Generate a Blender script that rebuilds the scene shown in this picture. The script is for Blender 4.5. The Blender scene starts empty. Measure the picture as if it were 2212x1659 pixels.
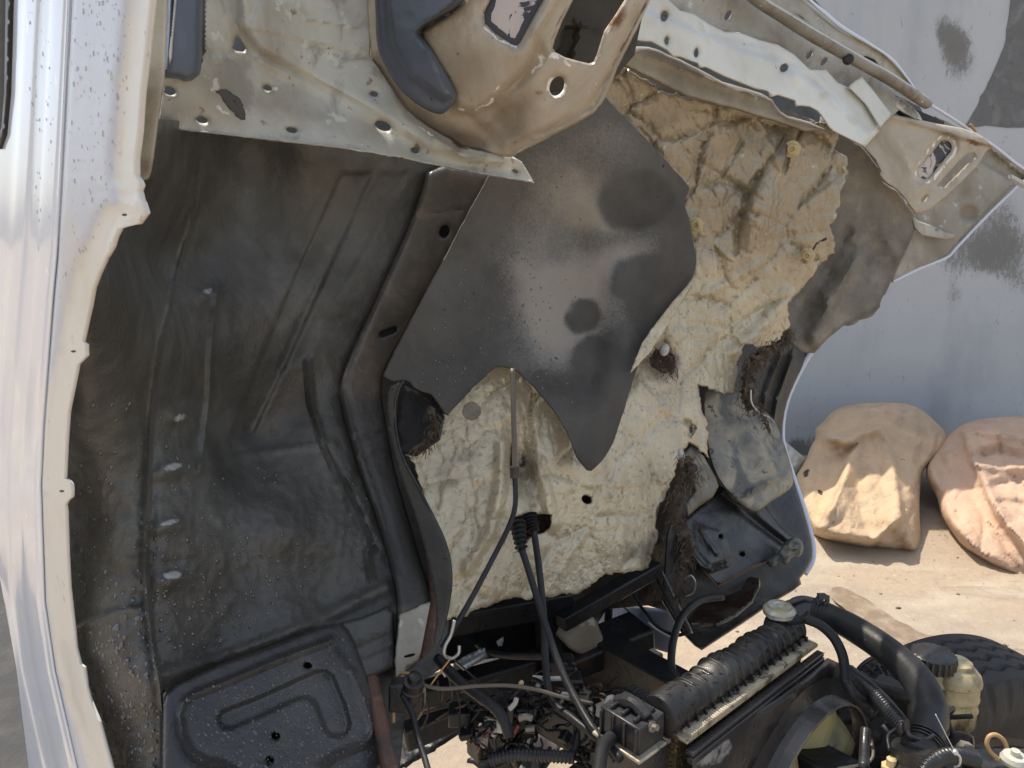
import bpy, math, random
import numpy as np
from mathutils import Vector, Matrix
from mathutils.geometry import delaunay_2d_cdt
random.seed(7); rng = np.random.RandomState(7)
scene = bpy.context.scene
R = math.radians
# ---------------------------------------------------------------- camera
CAM = Vector((0, 0, 1.6)); PITCH = R(12.3); F = 1660.0; CX, CY = 1106.0, 829.5
cd = bpy.data.cameras.new('Camera'); cam = bpy.data.objects.new('Camera', cd); scene.collection.objects.link(cam)
cam.location = CAM; cam.rotation_euler = (R(90) - PITCH, 0, 0)
cd.sensor_width = 36; cd.lens = 36 * F / 2212; cd.clip_start = .02; cd.clip_end = 500
scene.camera = cam
# ---------------------------------------------------------------- light
SUN_EL, SUN_AZ = 61, 50          # azimuth: degrees from the left towards the wall
sd = Vector((-math.cos(R(SUN_AZ)) * math.cos(R(SUN_EL)), math.sin(R(SUN_AZ)) * math.cos(R(SUN_EL)), math.sin(R(SUN_EL))))
w = bpy.data.worlds.new('World'); scene.world = w; w.use_nodes = True
nt = w.node_tree; bg = nt.nodes['Background']; sk = nt.nodes.new('ShaderNodeTexSky')
sk.sky_type = 'NISHITA'; sk.sun_disc = False; sk.sun_elevation = R(SUN_EL)
sk.sun_rotation = math.atan2(sd.x, sd.y); sk.air_density = 1.0; sk.dust_density = 2.0; sk.ozone_density = 1.0
hs = nt.nodes.new('ShaderNodeHueSaturation'); hs.inputs['Saturation'].default_value = .50; nt.links.new(sk.outputs[0], hs.inputs['Color']); nt.links.new(hs.outputs[0], bg.inputs[0]); bg.inputs[1].default_value = .15
sl = bpy.data.lights.new('sun', 'SUN'); sl.energy = 3.2; sl.angle = R(.5); sl.color = (1, .90, .76)
so = bpy.data.objects.new('sun', sl); scene.collection.objects.link(so)
so.rotation_euler = (-sd).to_track_quat('-Z', 'Y').to_euler()
scene.view_settings.view_transform = 'Standard'; scene.view_settings.look = 'None'
scene.view_settings.exposure = .75; scene.view_settings.gamma = 1

# ---------------------------------------------------------------- projections (u = pixel of a 2212 wide picture)
cp, sp = math.cos(PITCH), math.sin(PITCH)
FWD = Vector((0, cp, -sp)); UPV = Vector((0, sp, cp)); RT = Vector((1, 0, 0))
WD = Vector((.68, .73, 0)).normalized()          # across the truck
TF = Vector((-.73, .68, 0)).normalized()         # truck forward
def ray(x, y): return FWD + RT * ((x - CX) / F) - UPV * ((y - CY) / F)
def U(x, y, d): return CAM + ray(x, y) * d
def Z(x, y, z):
    r = ray(x, y); return CAM + r * ((z - CAM.z) / r.z)
def planed(P0, n):
    "depth function of the plane through P0 with normal n"
    n = Vector(n); c = n.dot(P0 - CAM); a = n.dot(FWD); b = n.dot(RT); u = n.dot(UPV)
    return lambda x, y: c / (a + b * (x - CX) / F - u * (y - CY) / F)
def tps(ctrl):
    c = np.array(ctrl, float); X = c[:, :2] / 500.; v = 1 / c[:, 2]; n = len(c)
    def k(r2): return .5 * r2 * np.log(r2 + 1e-12)
    K = k(((X[:, None] - X[None]) ** 2).sum(-1)) + np.eye(n) * 1e-3
    P = np.c_[np.ones(n), X]; A = np.zeros((n + 3, n + 3)); A[:n, :n] = K; A[:n, n:] = P; A[n:, :n] = P.T
    s = np.linalg.solve(A, np.r_[v, 0, 0, 0])
    def f(x, y):
        q = np.stack([np.atleast_1d(x), np.atleast_1d(y)], -1).astype(float) / 500.
        r2 = ((q[:, None] - X[None]) ** 2).sum(-1)
        return 1 / (k(r2) @ s[:n] + s[n] + q @ s[n + 1:])
    return f
def world_np(x, y, d):
    x = np.asarray(x, float); y = np.asarray(y, float)
    v = np.array(FWD)[None] + np.outer((x - CX) / F, np.array(RT)) - np.outer((y - CY) / F, np.array(UPV))
    return np.array(CAM)[None] + v * np.asarray(d)[:, None]
# ---------------------------------------------------------------- numeric helpers
def h2(ix, iy, seed):
    n = (ix.astype(np.int64) * 374761393 + iy.astype(np.int64) * 668265263 + seed * 1274126177) & 0x7fffffff
    n = ((n ^ (n >> 13)) * 1274126177) & 0x7fffffff
    return ((n ^ (n >> 16)) & 0xffff) / 65535.
def vn(x, y, s, seed=0):
    x = np.asarray(x, float) / s; y = np.asarray(y, float) / s
    ix = np.floor(x); iy = np.floor(y); fx = x - ix; fy = y - iy
    fx = fx * fx * (3 - 2 * fx); fy = fy * fy * (3 - 2 * fy)
    a = h2(ix, iy, seed); b = h2(ix + 1, iy, seed); c = h2(ix, iy + 1, seed); d = h2(ix + 1, iy + 1, seed)
    return (a * (1 - fx) + b * fx) * (1 - fy) + (c * (1 - fx) + d * fx) * fy * 1.0
def fbm(x, y, s, seed=0, o=4):
    t = 0; a = .5
    for i in range(o): t = t + a * (vn(x, y, s, seed + i * 17) - .5); s /= 2.03; a *= .5
    return t
def ridged(x, y, s, seed=0, o=3):
    t = 0; a = 1.
    for i in range(o):
        c, sn = math.cos(i * 1.1 + seed), math.sin(i * 1.1 + seed)
        t = t + a * (1 - np.abs(2 * vn(c * x - sn * y, sn * x + c * y, s, seed + i * 31) - 1)) ** 2; s /= 2.1; a *= .45
    return t
def sstep(t, a, b):
    t = np.clip((t - a) / (b - a), 0, 1); return t * t * (3 - 2 * t)
def inpoly(x, y, poly):
    c = np.zeros(len(x), bool); p = np.asarray(poly, float); j = len(p) - 1
    for i in range(len(p)):
        xi, yi = p[i]; xj, yj = p[j]
        if yi != yj:
            c ^= ((yi > y) != (yj > y)) & (x < (xj - xi) * (y - yi) / (yj - yi) + xi)
        j = i
    return c
def pdist(x, y, poly, closed=False):
    p = np.asarray(poly, float); q = np.roll(p, -1, 0)
    if not closed: p, q = p[:-1], q[:-1]
    best = np.full(len(x), 1e9)
    for (a, b) in zip(p, q):
        d = b - a; L = (d ** 2).sum() + 1e-9
        t = np.clip(((x - a[0]) * d[0] + (y - a[1]) * d[1]) / L, 0, 1)
        best = np.minimum(best, np.hypot(x - a[0] - t * d[0], y - a[1] - t * d[1]))
    return best
def chaikin(p, n=1, closed=True):
    for _ in range(n):
        o = []; m = len(p)
        if not closed: o.append(p[0])
        for i in range(m if closed else m - 1):
            a, b = np.array(p[i], float), np.array(p[(i + 1) % m], float)
            o += [tuple(a * .75 + b * .25), tuple(a * .25 + b * .75)]
        if not closed: o.append(p[-1])
        p = o
    return p
def resample(p, step, closed=True):
    o = []; m = len(p)
    for i in range(m if closed else m - 1):
        a, b = np.array(p[i], float), np.array(p[(i + 1) % m], float); L = np.hypot(*(b - a)); k = max(1, int(round(L / step)))
        for t in range(k): o.append(tuple(a + (b - a) * t / k))
    if not closed: o.append(tuple(p[-1]))
    return o
def ell(cx, cy, rx, ry, ang=0, n=20):
    c, s = math.cos(R(ang)), math.sin(R(ang))
    return [(cx + rx * math.cos(t) * c - ry * math.sin(t) * s, cy + rx * math.cos(t) * s + ry * math.sin(t) * c) for t in [2 * math.pi * i / n for i in range(n)]]
def capsule(x0, y0, x1, y1, r, n=8):
    a = math.atan2(y1 - y0, x1 - x0); o = []
    for i in range(n + 1): t = a - math.pi / 2 + math.pi * i / n; o.append((x1 + r * math.cos(t), y1 + r * math.sin(t)))
    for i in range(n + 1): t = a + math.pi / 2 + math.pi * i / n; o.append((x0 + r * math.cos(t), y0 + r * math.sin(t)))
    return o
def bead(x, y, poly, wd, h, closed=False): # rounded bead along a line
    d = pdist(x, y, poly, closed); return h * (1 - sstep(d, 0, wd))
def groove(x, y, poly, wd, h, closed=False): return -bead(x, y, poly, wd, h, closed)
def pillow(x, y, cell, amp, seed, an=1., ang=0., wd=.35, warp=.35):
    "puffy facets between sharp creases (2-D Voronoi F2-F1)"
    c, s = math.cos(R(ang)), math.sin(R(ang)); x0, y0 = x + warp * cell * 2 * fbm(x, y, cell * 1.3, seed + 5, 3), y + warp * cell * 2 * fbm(x, y, cell * 1.3, seed + 6, 3)
    u, v = (x0 * c + y0 * s) / cell, (-x0 * s + y0 * c) / (cell * an); iu, iv = np.floor(u), np.floor(v); f1 = np.full(len(u), 9.); f2 = np.full(len(u), 9.); hh = np.zeros(len(u))
    for a in (-1, 0, 1):
        for b in (-1, 0, 1):
            cu, cv = iu + a, iv + b; du = cu + .1 + .8 * h2(cu, cv, seed) - u; dv = cv + .1 + .8 * h2(cu, cv, seed + 1) - v; d = np.hypot(du, dv)
            tilt = (h2(cu, cv, seed + 2) - .5) * du + (h2(cu, cv, seed + 3) - .5) * dv + .35 * (h2(cu, cv, seed + 4) - .5)
            nf = d < f1; f2 = np.where(nf, f1, np.minimum(f2, d)); hh = np.where(nf, tilt, hh); f1 = np.minimum(f1, d)
    q = np.clip((f2 - f1) / wd, 0, 1); return amp * (np.sqrt(1 - (1 - q) ** 2 + 1e-9) * .8 + hh * q)
def folds_tri(x, y, n, lam, amp, seed):
    "crumple: sharp straight folds, each active in patches"
    rs = np.random.RandomState(seed); t = 0 * x
    for i in range(n):
        th = rs.uniform(0, math.pi); l_ = lam * rs.uniform(.6, 1.6); s_ = (x * math.cos(th) + y * math.sin(th)) / l_ + rs.rand() + .25 * (vn(x, y, l_ * 1.5, seed + i) - .5)
        mk = sstep(vn(x, y, l_ * 2.2, seed + 50 + i), .35, .75); t = t + amp * (l_ / lam) * np.abs((s_ % 1) - .5) * 2 * mk
    return t
def tent(x, y, poly, wd, h):
    return h * np.clip(1 - pdist(x, y, poly) / wd, 0, 1)
def plateau(x, y, poly, wd, h):
    ins = inpoly(x, y, poly); d = pdist(x, y, poly, True); sd_ = np.where(ins, d, -d)
    return h * sstep(sd_, -wd / 2, wd / 2)
def blob(x, y, cx, cy, rx, ry, h, ang=0, p=1.0):
    c, s = math.cos(R(ang)), math.sin(R(ang)); dx, dy = x - cx, y - cy
    q = ((dx * c + dy * s) / rx) ** 2 + ((-dx * s + dy * c) / ry) ** 2
    return h * np.exp(-(q ** p))

# ---------------------------------------------------------------- materials
M = {}
def pm(name, base, rough=.5, metal=0., layers=(), bumps=(), spec=.5, coat=0., rvar=0., trans=0.):
    m = bpy.data.materials.new(name); m.use_nodes = True; n = m.node_tree; N = n.nodes; L = n.links
    b = N['Principled BSDF']; tc = N.new('ShaderNodeTexCoord')
    b.inputs['Metallic'].default_value = metal; b.inputs['Specular IOR Level'].default_value = spec
    b.inputs['Coat Weight'].default_value = coat; b.inputs['Coat Roughness'].default_value = .05
    b.inputs['Transmission Weight'].default_value = trans
    def tex(kind, s, st=None, det=5, dist=0.):
        mp = N.new('ShaderNodeMapping'); L.new(tc.outputs['Object'], mp.inputs[0])
        if st: mp.inputs['Scale'].default_value = st
        if kind == 'noise':
            t = N.new('ShaderNodeTexNoise'); t.inputs['Scale'].default_value = s; t.inputs['Detail'].default_value = det
            t.inputs['Roughness'].default_value = .6; t.inputs['Distortion'].default_value = dist; o = t.outputs[0]
        elif kind == 'edge':
            nn = N.new('ShaderNodeTexNoise'); nn.inputs['Scale'].default_value = s * .8; nn.inputs['Detail'].default_value = 3
            L.new(mp.outputs[0], nn.inputs[0]); vm = N.new('ShaderNodeVectorMath'); vm.operation = 'MULTIPLY_ADD'
            L.new(nn.outputs['Color'], vm.inputs[0]); vm.inputs[1].default_value = (dist / s,) * 3; L.new(mp.outputs[0], vm.inputs[2])
            t = N.new('ShaderNodeTexVoronoi'); t.feature = 'DISTANCE_TO_EDGE'; t.inputs['Scale'].default_value = s
            L.new(vm.outputs[0], t.inputs[0]); return t.outputs[0]
        elif kind == 'cell':
            t = N.new('ShaderNodeTexVoronoi'); t.inputs['Scale'].default_value = s; o = t.outputs[0]
        elif kind == 'wave':
            t = N.new('ShaderNodeTexWave'); t.inputs['Scale'].default_value = s; t.inputs['Distortion'].default_value = dist
            t.inputs['Detail'].default_value = 3; t.inputs['Detail Scale'].default_value = 2; o = t.outputs['Fac' if 'Fac' in t.outputs else 1]
        L.new(mp.outputs[0], t.inputs[0]); return o
    col = None; bc = (*base, 1); ro = None
    for l in layers:
        o = tex(l.get('t', 'noise'), l['s'], l.get('st'), l.get('det', 6), l.get('dist', 0))
        if l.get('a'):
            at = N.new('ShaderNodeAttribute'); at.attribute_name = l['a']; ma = N.new('ShaderNodeMath'); ma.operation = 'MULTIPLY_ADD'
            L.new(at.outputs['Fac'], ma.inputs[0]); ma.inputs[1].default_value = l.get('k', 1.); L.new(o, ma.inputs[2]); o = ma.outputs[0]
        mr = N.new('ShaderNodeMapRange'); mr.inputs['From Min'].default_value = l['lo']; mr.inputs['From Max'].default_value = l['hi']
        mr.inputs['To Max'].default_value = l.get('m', 1.)
        L.new(o, mr.inputs[0]); mx = N.new('ShaderNodeMix'); mx.data_type = 'RGBA'; L.new(mr.outputs[0], mx.inputs['Factor'])
        if col is None: mx.inputs['A'].default_value = bc
        else: L.new(col, mx.inputs['A'])
        mx.inputs['B'].default_value = (*l['c'], 1); col = mx.outputs['Result']
        if 'r' in l:
            mf = N.new('ShaderNodeMix'); L.new(mr.outputs[0], mf.inputs['Factor'])
            if ro is None: mf.inputs['A'].default_value = rough
            else: L.new(ro, mf.inputs['A'])
            mf.inputs['B'].default_value = l['r']; ro = mf.outputs['Result']
    if col is None: b.inputs['Base Color'].default_value = bc
    else: L.new(col, b.inputs['Base Color'])
    if rvar:
        o = tex('noise', 14, None, 5); mr = N.new('ShaderNodeMapRange'); mr.inputs['From Min'].default_value = .3; mr.inputs['From Max'].default_value = .7
        mr.inputs['To Min'].default_value = -rvar; mr.inputs['To Max'].default_value = rvar; L.new(o, mr.inputs[0])
        ma = N.new('ShaderNodeMath'); ma.operation = 'ADD'; ma.use_clamp = True; L.new(mr.outputs[0], ma.inputs[0])
        if ro is None: ma.inputs[1].default_value = rough
        else: L.new(ro, ma.inputs[1])
        ro = ma.outputs[0]
    if ro is None: b.inputs['Roughness'].default_value = rough
    else: L.new(ro, b.inputs['Roughness'])
    last = None
    for bp in bumps:  # (kind, scale, strength, distance, dist, stretch)
        o = tex(bp[0], bp[1], bp[5] if len(bp) > 5 else None, 6, bp[4] if len(bp) > 4 else 0)
        if bp[0] == 'edge':
            mn = N.new('ShaderNodeMath'); mn.operation = 'MINIMUM'; L.new(o, mn.inputs[0]); mn.inputs[1].default_value = .12; o = mn.outputs[0]
        bn = N.new('ShaderNodeBump'); bn.inputs['Strength'].default_value = bp[2]; bn.inputs['Distance'].default_value = bp[3]
        L.new(o, bn.inputs['Height'])
        if last: L.new(last, bn.inputs['Normal'])
        last = bn.outputs[0]
    if last: L.new(last, b.inputs['Normal'])
    M[name] = m; return m
RUST = (.16, .075, .035); GRIME = (.10, .085, .065)
pm('door_paint', (.58, .635, .74), .14, 0, [dict(c=(.52, .555, .63), s=3, lo=.45, hi=.75), dict(c=(.80, .83, .88), s=90, lo=.66, hi=.70, st=(1, 1, .4))], [('noise', 5, .12, .01)], coat=.6)
pm('sill_paint', (.60, .585, .545), .4, 0, [dict(c=(.47, .50, .57), a='a', s=20, k=1, lo=.8, hi=1.25), dict(c=(.52, .48, .40), s=8, lo=.5, hi=.75), dict(c=(.3, .27, .21), s=35, lo=.66, hi=.74)], [('noise', 25, .15, .01)], coat=.2)
CR = [dict(c=(.36, .355, .30), s=6, lo=.42, hi=.66, dist=1), dict(c=(.27, .235, .175), s=4.5, lo=.55, hi=.72, dist=.6),
      dict(c=(.20, .165, .12), s=9, lo=.5, hi=1.15, a='a', k=.8), dict(c=(.74, .72, .66), s=38, lo=.98, hi=1.06, a='b', k=1.0, det=12, dist=.6),
      dict(c=RUST, s=26, lo=.92, hi=1.12, a='c', det=12), dict(c=(.20, .185, .15), s=15, lo=.56, hi=.66, m=.65, det=12, dist=.6), dict(c=RUST, s=34, lo=.645, hi=.70, m=.7, det=12), dict(c=(.66, .65, .60), s=22, lo=.63, hi=.66, m=.5, det=12), dict(c=(.13, .10, .07), s=90, lo=.66, hi=.72, m=.8)]
pm('cream_paint', (.49, .485, .42), .48, 0, CR, [('noise', 40, .25, .006), ('noise', 220, .12, .004)], rvar=.15)
pm('beige_paint', (.42, .37, .29), .42, 0, [dict(c=(.30, .245, .17), s=5, lo=.42, hi=.66, dist=1), dict(c=(.55, .47, .35), s=11, lo=.55, hi=.72),
      dict(c=(.16, .125, .09), s=9, lo=.55, hi=1.2, a='a', k=.8), dict(c=(.76, .74, .68), s=42, lo=.96, hi=1.04, a='b', r=.7, k=1.0, det=12, dist=.6), dict(c=RUST, s=24, lo=.94, hi=1.12, a='c', r=.8, k=1.05, det=12),
      dict(c=(.12, .09, .06), s=110, lo=.67, hi=.72, m=.8)], [('noise', 45, .25, .006), ('noise', 260, .15, .004)], rvar=.15)
pm('white_beam', (.66, .68, .64), .38, 0, [dict(c=(.52, .52, .47), s=6, lo=.45, hi=.7), dict(c=(.42, .33, .2), s=9, lo=.95, hi=1.4, a='a'), dict(c=RUST, s=60, lo=.68, hi=.74)], [('noise', 12, .2, .01)])
pm('undercoat', (.060, .058, .052), .38, 0, [dict(c=(.105, .106, .094), s=4, lo=.42, hi=.68, dist=1.2), dict(c=(.038, .036, .033), s=7, lo=.5, hi=.68), dict(c=(.12, .12, .11), s=11, lo=.56, hi=.76, m=.7, st=(1, 1, .3), dist=1),
      dict(c=(.17, .155, .125), s=13, lo=.95, hi=1.35, a='a', m=.85), dict(c=(.38, .39, .38), s=60, lo=.85, hi=1.15, a='b', r=.14, m=.9), dict(c=(.15, .145, .14), s=120, lo=.69, hi=.75, m=.7), dict(c=RUST, s=18, lo=1.0, hi=1.3, a='c')],  # the pale grey 'b' layer paints sky reflections on the floor-pan ledges
      [('noise', 60, .3, .006), ('noise', 300, .35, .003), ('noise', 9, .25, .02)], rvar=.14, spec=.55)
pm('wet_undercoat', (.030, .031, .033), .22, 0, [dict(c=(.07, .068, .064), s=5, lo=.45, hi=.7), dict(c=(.10, .10, .095), s=90, lo=.67, hi=.73, m=.7), dict(c=(.11, .10, .09), s=12, lo=.95, hi=1.3, a='a')],
      [('noise', 35, .25, .006), ('noise', 240, .35, .003), ('noise', 8, .3, .02)], rvar=.1, spec=.6)
pm('black_under', (.022, .022, .024), .35, 0, [dict(c=(.045, .042, .036), s=6, lo=.42, hi=.68, dist=1), dict(c=(.13, .125, .11), s=15, lo=.95, hi=1.3, a='a', m=.85), dict(c=(.10, .10, .09), s=70, lo=.66, hi=.72, m=.7)], [('noise', 40, .4, .006), ('noise', 200, .3, .003)], rvar=.14)
pm('rusty_rail', (.095, .088, .074), .45, 0, [dict(c=(.16, .13, .10), s=14, lo=.45, hi=.66, dist=1), dict(c=(.20, .15, .11), s=26, lo=.60, hi=.74, dist=1), dict(c=(.05, .048, .045), s=7, lo=.9, hi=1.15, a='a'),
      dict(c=(.4, .37, .3), s=30, lo=1.0, hi=1.2, a='b')], [('noise', 60, .4, .006), ('noise', 9, .3, .02)], rvar=.15)
pm('felt_sheet', (.042, .041, .038), .68, 0, [dict(c=(.062, .055, .046), s=5, lo=.42, hi=.66), dict(c=(.12, .116, .105), s=9, lo=.35, hi=.9, a='b', m=.75), dict(c=(.13, .125, .115), s=22, lo=.60, hi=1.15, a='a', m=.6, det=12), dict(c=(.27, .255, .235), s=210, lo=.80, hi=1.45, a='a', det=4, m=.75), dict(c=(.33, .29, .235), s=24, lo=1.05, hi=1.5, a='a', m=.45),
      dict(c=(.02, .02, .02), s=70, lo=.67, hi=.7)], [('noise', 180, .35, .003), ('noise', 20, .2, .01)], spec=.35, rvar=.1)
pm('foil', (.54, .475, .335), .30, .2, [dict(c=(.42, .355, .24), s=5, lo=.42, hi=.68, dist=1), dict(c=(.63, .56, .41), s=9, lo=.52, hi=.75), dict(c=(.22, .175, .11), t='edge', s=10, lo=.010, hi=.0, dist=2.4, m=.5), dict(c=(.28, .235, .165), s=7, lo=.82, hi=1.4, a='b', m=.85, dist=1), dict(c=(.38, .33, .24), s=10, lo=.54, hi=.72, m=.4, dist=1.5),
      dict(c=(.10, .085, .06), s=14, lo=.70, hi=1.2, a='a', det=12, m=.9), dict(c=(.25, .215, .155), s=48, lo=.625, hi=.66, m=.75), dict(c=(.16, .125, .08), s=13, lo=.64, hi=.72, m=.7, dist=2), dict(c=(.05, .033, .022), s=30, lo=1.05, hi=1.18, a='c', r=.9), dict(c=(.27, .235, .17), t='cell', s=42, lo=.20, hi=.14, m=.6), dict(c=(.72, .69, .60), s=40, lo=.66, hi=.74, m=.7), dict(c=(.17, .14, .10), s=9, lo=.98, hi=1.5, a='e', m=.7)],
      [('edge', 15, .5, .007, 2), ('wave', 14, .4, .003, 6, (1, .6, 1.4)), ('edge', 38, .5, .004, 3), ('noise', 60, .35, .005, 1.5, (1, 1, .5)), ('noise', 160, .2, .002)], spec=.8, rvar=.12)
pm('grey_felt', (.20, .185, .16), .8, 0, [dict(c=(.13, .115, .095), s=7, lo=.42, hi=.64), dict(c=(.30, .27, .22), s=13, lo=.5, hi=.72), dict(c=(.07, .065, .06), s=9, lo=.8, hi=1.2, a='a')], [('noise', 160, .5, .004), ('noise', 14, .4, .02)])
pm('mottled_plate', (.20, .195, .165), .5, 0, [dict(c=(.33, .30, .225), s=11, lo=.45, hi=.58), dict(c=(.10, .105, .105), s=12, lo=.48, hi=.6, dist=1), dict(c=(.13, .105, .075), s=9, lo=.95, hi=1.1, a='a'), dict(c=(.06, .058, .052), s=34, lo=.63, hi=.66)], [('noise', 40, .3, .008)])
pm('fibre', (.085, .062, .044), .95, 0, [dict(c=(.17, .13, .095), s=50, lo=.48, hi=.62), dict(c=(.25, .21, .16), s=30, lo=.62, hi=.7)], [('noise', 120, 1., .01)])
pm('blue_black', (.085, .10, .13), .32, 0, [dict(c=(.16, .20, .28), s=10, lo=.5, hi=.75, m=.7), dict(c=(.05, .055, .065), s=5, lo=.5, hi=.7)], [('noise', 30, .2, .006)])
pm('peel_backing', (.50, .44, .40), .6, 0, [dict(c=(.045, .045, .05), s=16, lo=.5, hi=.52, dist=1.5), dict(c=(.045, .045, .05), s=26, lo=1.0, hi=1.02, a='a')], [('noise', 60, .3, .004)])
pm('dark_void', (.02, .02, .022), .7)
pm('rubber', (.018, .019, .021), .42, 0, [dict(c=(.03, .031, .034), s=14, lo=.42, hi=.7), dict(c=(.12, .11, .095), s=130, lo=.66, hi=.72, m=.6)], [('noise', 120, .3, .003)], rvar=.12, spec=.25)
pm('black_plastic', (.018, .019, .022), .32, 0, [dict(c=(.045, .046, .048), s=12, lo=.45, hi=.7), dict(c=(.10, .092, .08), s=90, lo=.66, hi=.7, m=.7)], [('noise', 90, .3, .003)], rvar=.12)
pm('dusty_plastic', (.014, .014, .015), .45, 0, [dict(c=(.055, .053, .048), s=9, lo=.45, hi=.66), dict(c=(.008, .008, .01), s=95, lo=.56, hi=.62, r=.15), dict(c=(.14, .135, .12), s=40, lo=.62, hi=.72, m=.7)], [('noise', 110, .3, .003)], rvar=.1)
pm('shroud_black', (.022, .022, .024), .3, 0, [dict(c=(.05, .046, .042), s=5, lo=.45, hi=.7), dict(c=(.24, .25, .26), s=35, lo=1.0, hi=1.16, a='a', r=.6), dict(c=(.09, .08, .07), s=90, lo=.68, hi=.74)], [('noise', 14, .25, .01), ('noise', 160, .2, .003)], rvar=.12, coat=.15)
pm('crimp', (.42, .37, .28), .45, .3, [dict(c=(.10, .085, .065), s=35, lo=.5, hi=.6), dict(c=(.6, .55, .42), s=15, lo=.55, hi=.7)], [('noise', 90, .4, .004)])
pm('core', (.10, .085, .05), .5, .5, [dict(c=(.30, .25, .12), t='cell', s=160, lo=.3, hi=.2)], [('cell', 160, .8, .003)])
pm('shade_dark', (.035, .036, .04), .8, 0, [dict(c=(.06, .058, .055), s=8, lo=.45, hi=.65)], [('noise', 60, .5, .01)])  # near-black colour for the painted shade on the ground
pm('brass_cap', (.36, .34, .22), .35, .35, [dict(c=(.14, .12, .08), s=40, lo=.52, hi=.62), dict(c=(.62, .62, .6), s=20, lo=.5, hi=.7)], [('noise', 80, .3, .003)])
pm('oily_metal', (.055, .053, .05), .3, .5, [dict(c=(.12, .11, .095), s=16, lo=.48, hi=.66), dict(c=(.02, .02, .02), s=9, lo=.5, hi=.6)], [('noise', 60, .4, .005)])
pm('bottle', (.42, .365, .21), .3, 0, [dict(c=(.24, .19, .10), s=11, lo=.42, hi=.6), dict(c=(.05, .042, .03), s=18, lo=.50, hi=.64, st=(1, 1, .6)), dict(c=(.10, .085, .06), s=60, lo=.62, hi=.7)], [('noise', 40, .25, .005)], coat=.2)
pm('fan_yellow', (.42, .37, .19), .38, 0, [dict(c=(.22, .18, .09), s=12, lo=.48, hi=.66), dict(c=(.08, .065, .04), s=50, lo=.62, hi=.7)], [('noise', 50, .2, .004)])
pm('tyre', (.020, .020, .022), .6, 0, [dict(c=(.045, .043, .04), s=10, lo=.45, hi=.7), dict(c=(.09, .085, .075), s=90, lo=.66, hi=.72)], [('noise', 90, .3, .004)])
pm('chassis_black', (.010, .011, .013), .4, 0, [dict(c=(.022, .021, .021), s=9, lo=.45, hi=.68), dict(c=(.05, .026, .016), s=12, lo=.55, hi=.7), dict(c=(.12, .10, .08), s=70, lo=.68, hi=.74)], [('noise', 70, .4, .005)], rvar=.15)
pm('rust_steel', (.10, .05, .032), .6, .0, [dict(c=(.04, .03, .026), s=14, lo=.45, hi=.6), dict(c=(.20, .10, .05), s=28, lo=.56, hi=.7)], [('noise', 70, .4, .005)])
pm('bare_steel', (.42, .43, .43), .35, .7, [dict(c=(.14, .13, .12), s=18, lo=.5, hi=.65)], [('noise', 60, .3, .004)])
pm('galvanised', (.50, .50, .47), .42, .2, [dict(c=(.2, .18, .15), s=16, lo=.55, hi=.68)], [('noise', 40, .2, .004)])
pm('bar_steel', (.25, .235, .20), .42, .2, [dict(c=(.14, .125, .10), s=7, lo=.42, hi=.62), dict(c=(.55, .55, .5), s=70, lo=.65, hi=.7, st=(.4, .4, 1)), dict(c=(.13, .07, .035), s=26, lo=.58, hi=.68, m=.7)], [('noise', 60, .3, .004)])
pm('blue_guard', (.045, .06, .095), .32, 0, [dict(c=(.09, .10, .13), s=6, lo=.45, hi=.7)], [('noise', 12, .2, .01)])
pm('wire_white', (.55, .55, .52), .35)
pm('wire_tan', (.42, .27, .13), .45)
pm('tan_cable', (.10, .085, .065), .45)
pm('wire_red', (.13, .025, .018), .45)
pm('dirty_white', (.48, .48, .46), .6, 0, [dict(c=(.35, .32, .28), s=25, lo=.5, hi=.7)], [('noise', 60, .4, .006)])
pm('clip', (.52, .42, .22), .4, 0, [dict(c=(.22, .15, .07), s=40, lo=.5, hi=.65)])
pm('smoke_visor', (.035, .022, .016), .15, 0, [dict(c=(.11, .095, .075), s=9, lo=.45, hi=.7, m=.8)], coat=.6)
pm('droplet', (.035, .036, .04), .04, 0, spec=.9, coat=1.)
pm('droplet_clear', (.9, .93, 1.), .02, 0, spec=.8, coat=1., trans=.9)
pm('grit', (.30, .25, .19), .9, 0, [dict(c=(.12, .10, .08), s=9, lo=.45, hi=.6)])
pm('glass_dark', (.03, .04, .06), .08, coat=.5)
def cloth(name, c, c2, c3):
    pm(name, c, .9, 0, [dict(c=c2, s=2.2, lo=.42, hi=.66, dist=1), dict(c=c3, s=5, lo=.58, hi=.75), dict(c=(.06, .05, .045), s=7, lo=1.02, hi=1.1, a='a'), dict(c=(.12, .09, .07), s=22, lo=.69, hi=.73, m=.6)],
       [('edge', 5, .8, .03, 1.6), ('edge', 14, .6, .012, 2), ('noise', 9, .3, .03, 1.2), ('noise', 240, .5, .004)], spec=.2)
cloth('tan_canvas', (.56, .41, .265), (.44, .335, .235), (.34, .28, .22))
cloth('pink_canvas', (.56, .39, .28), (.47, .34, .26), (.37, .285, .235))
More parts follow.
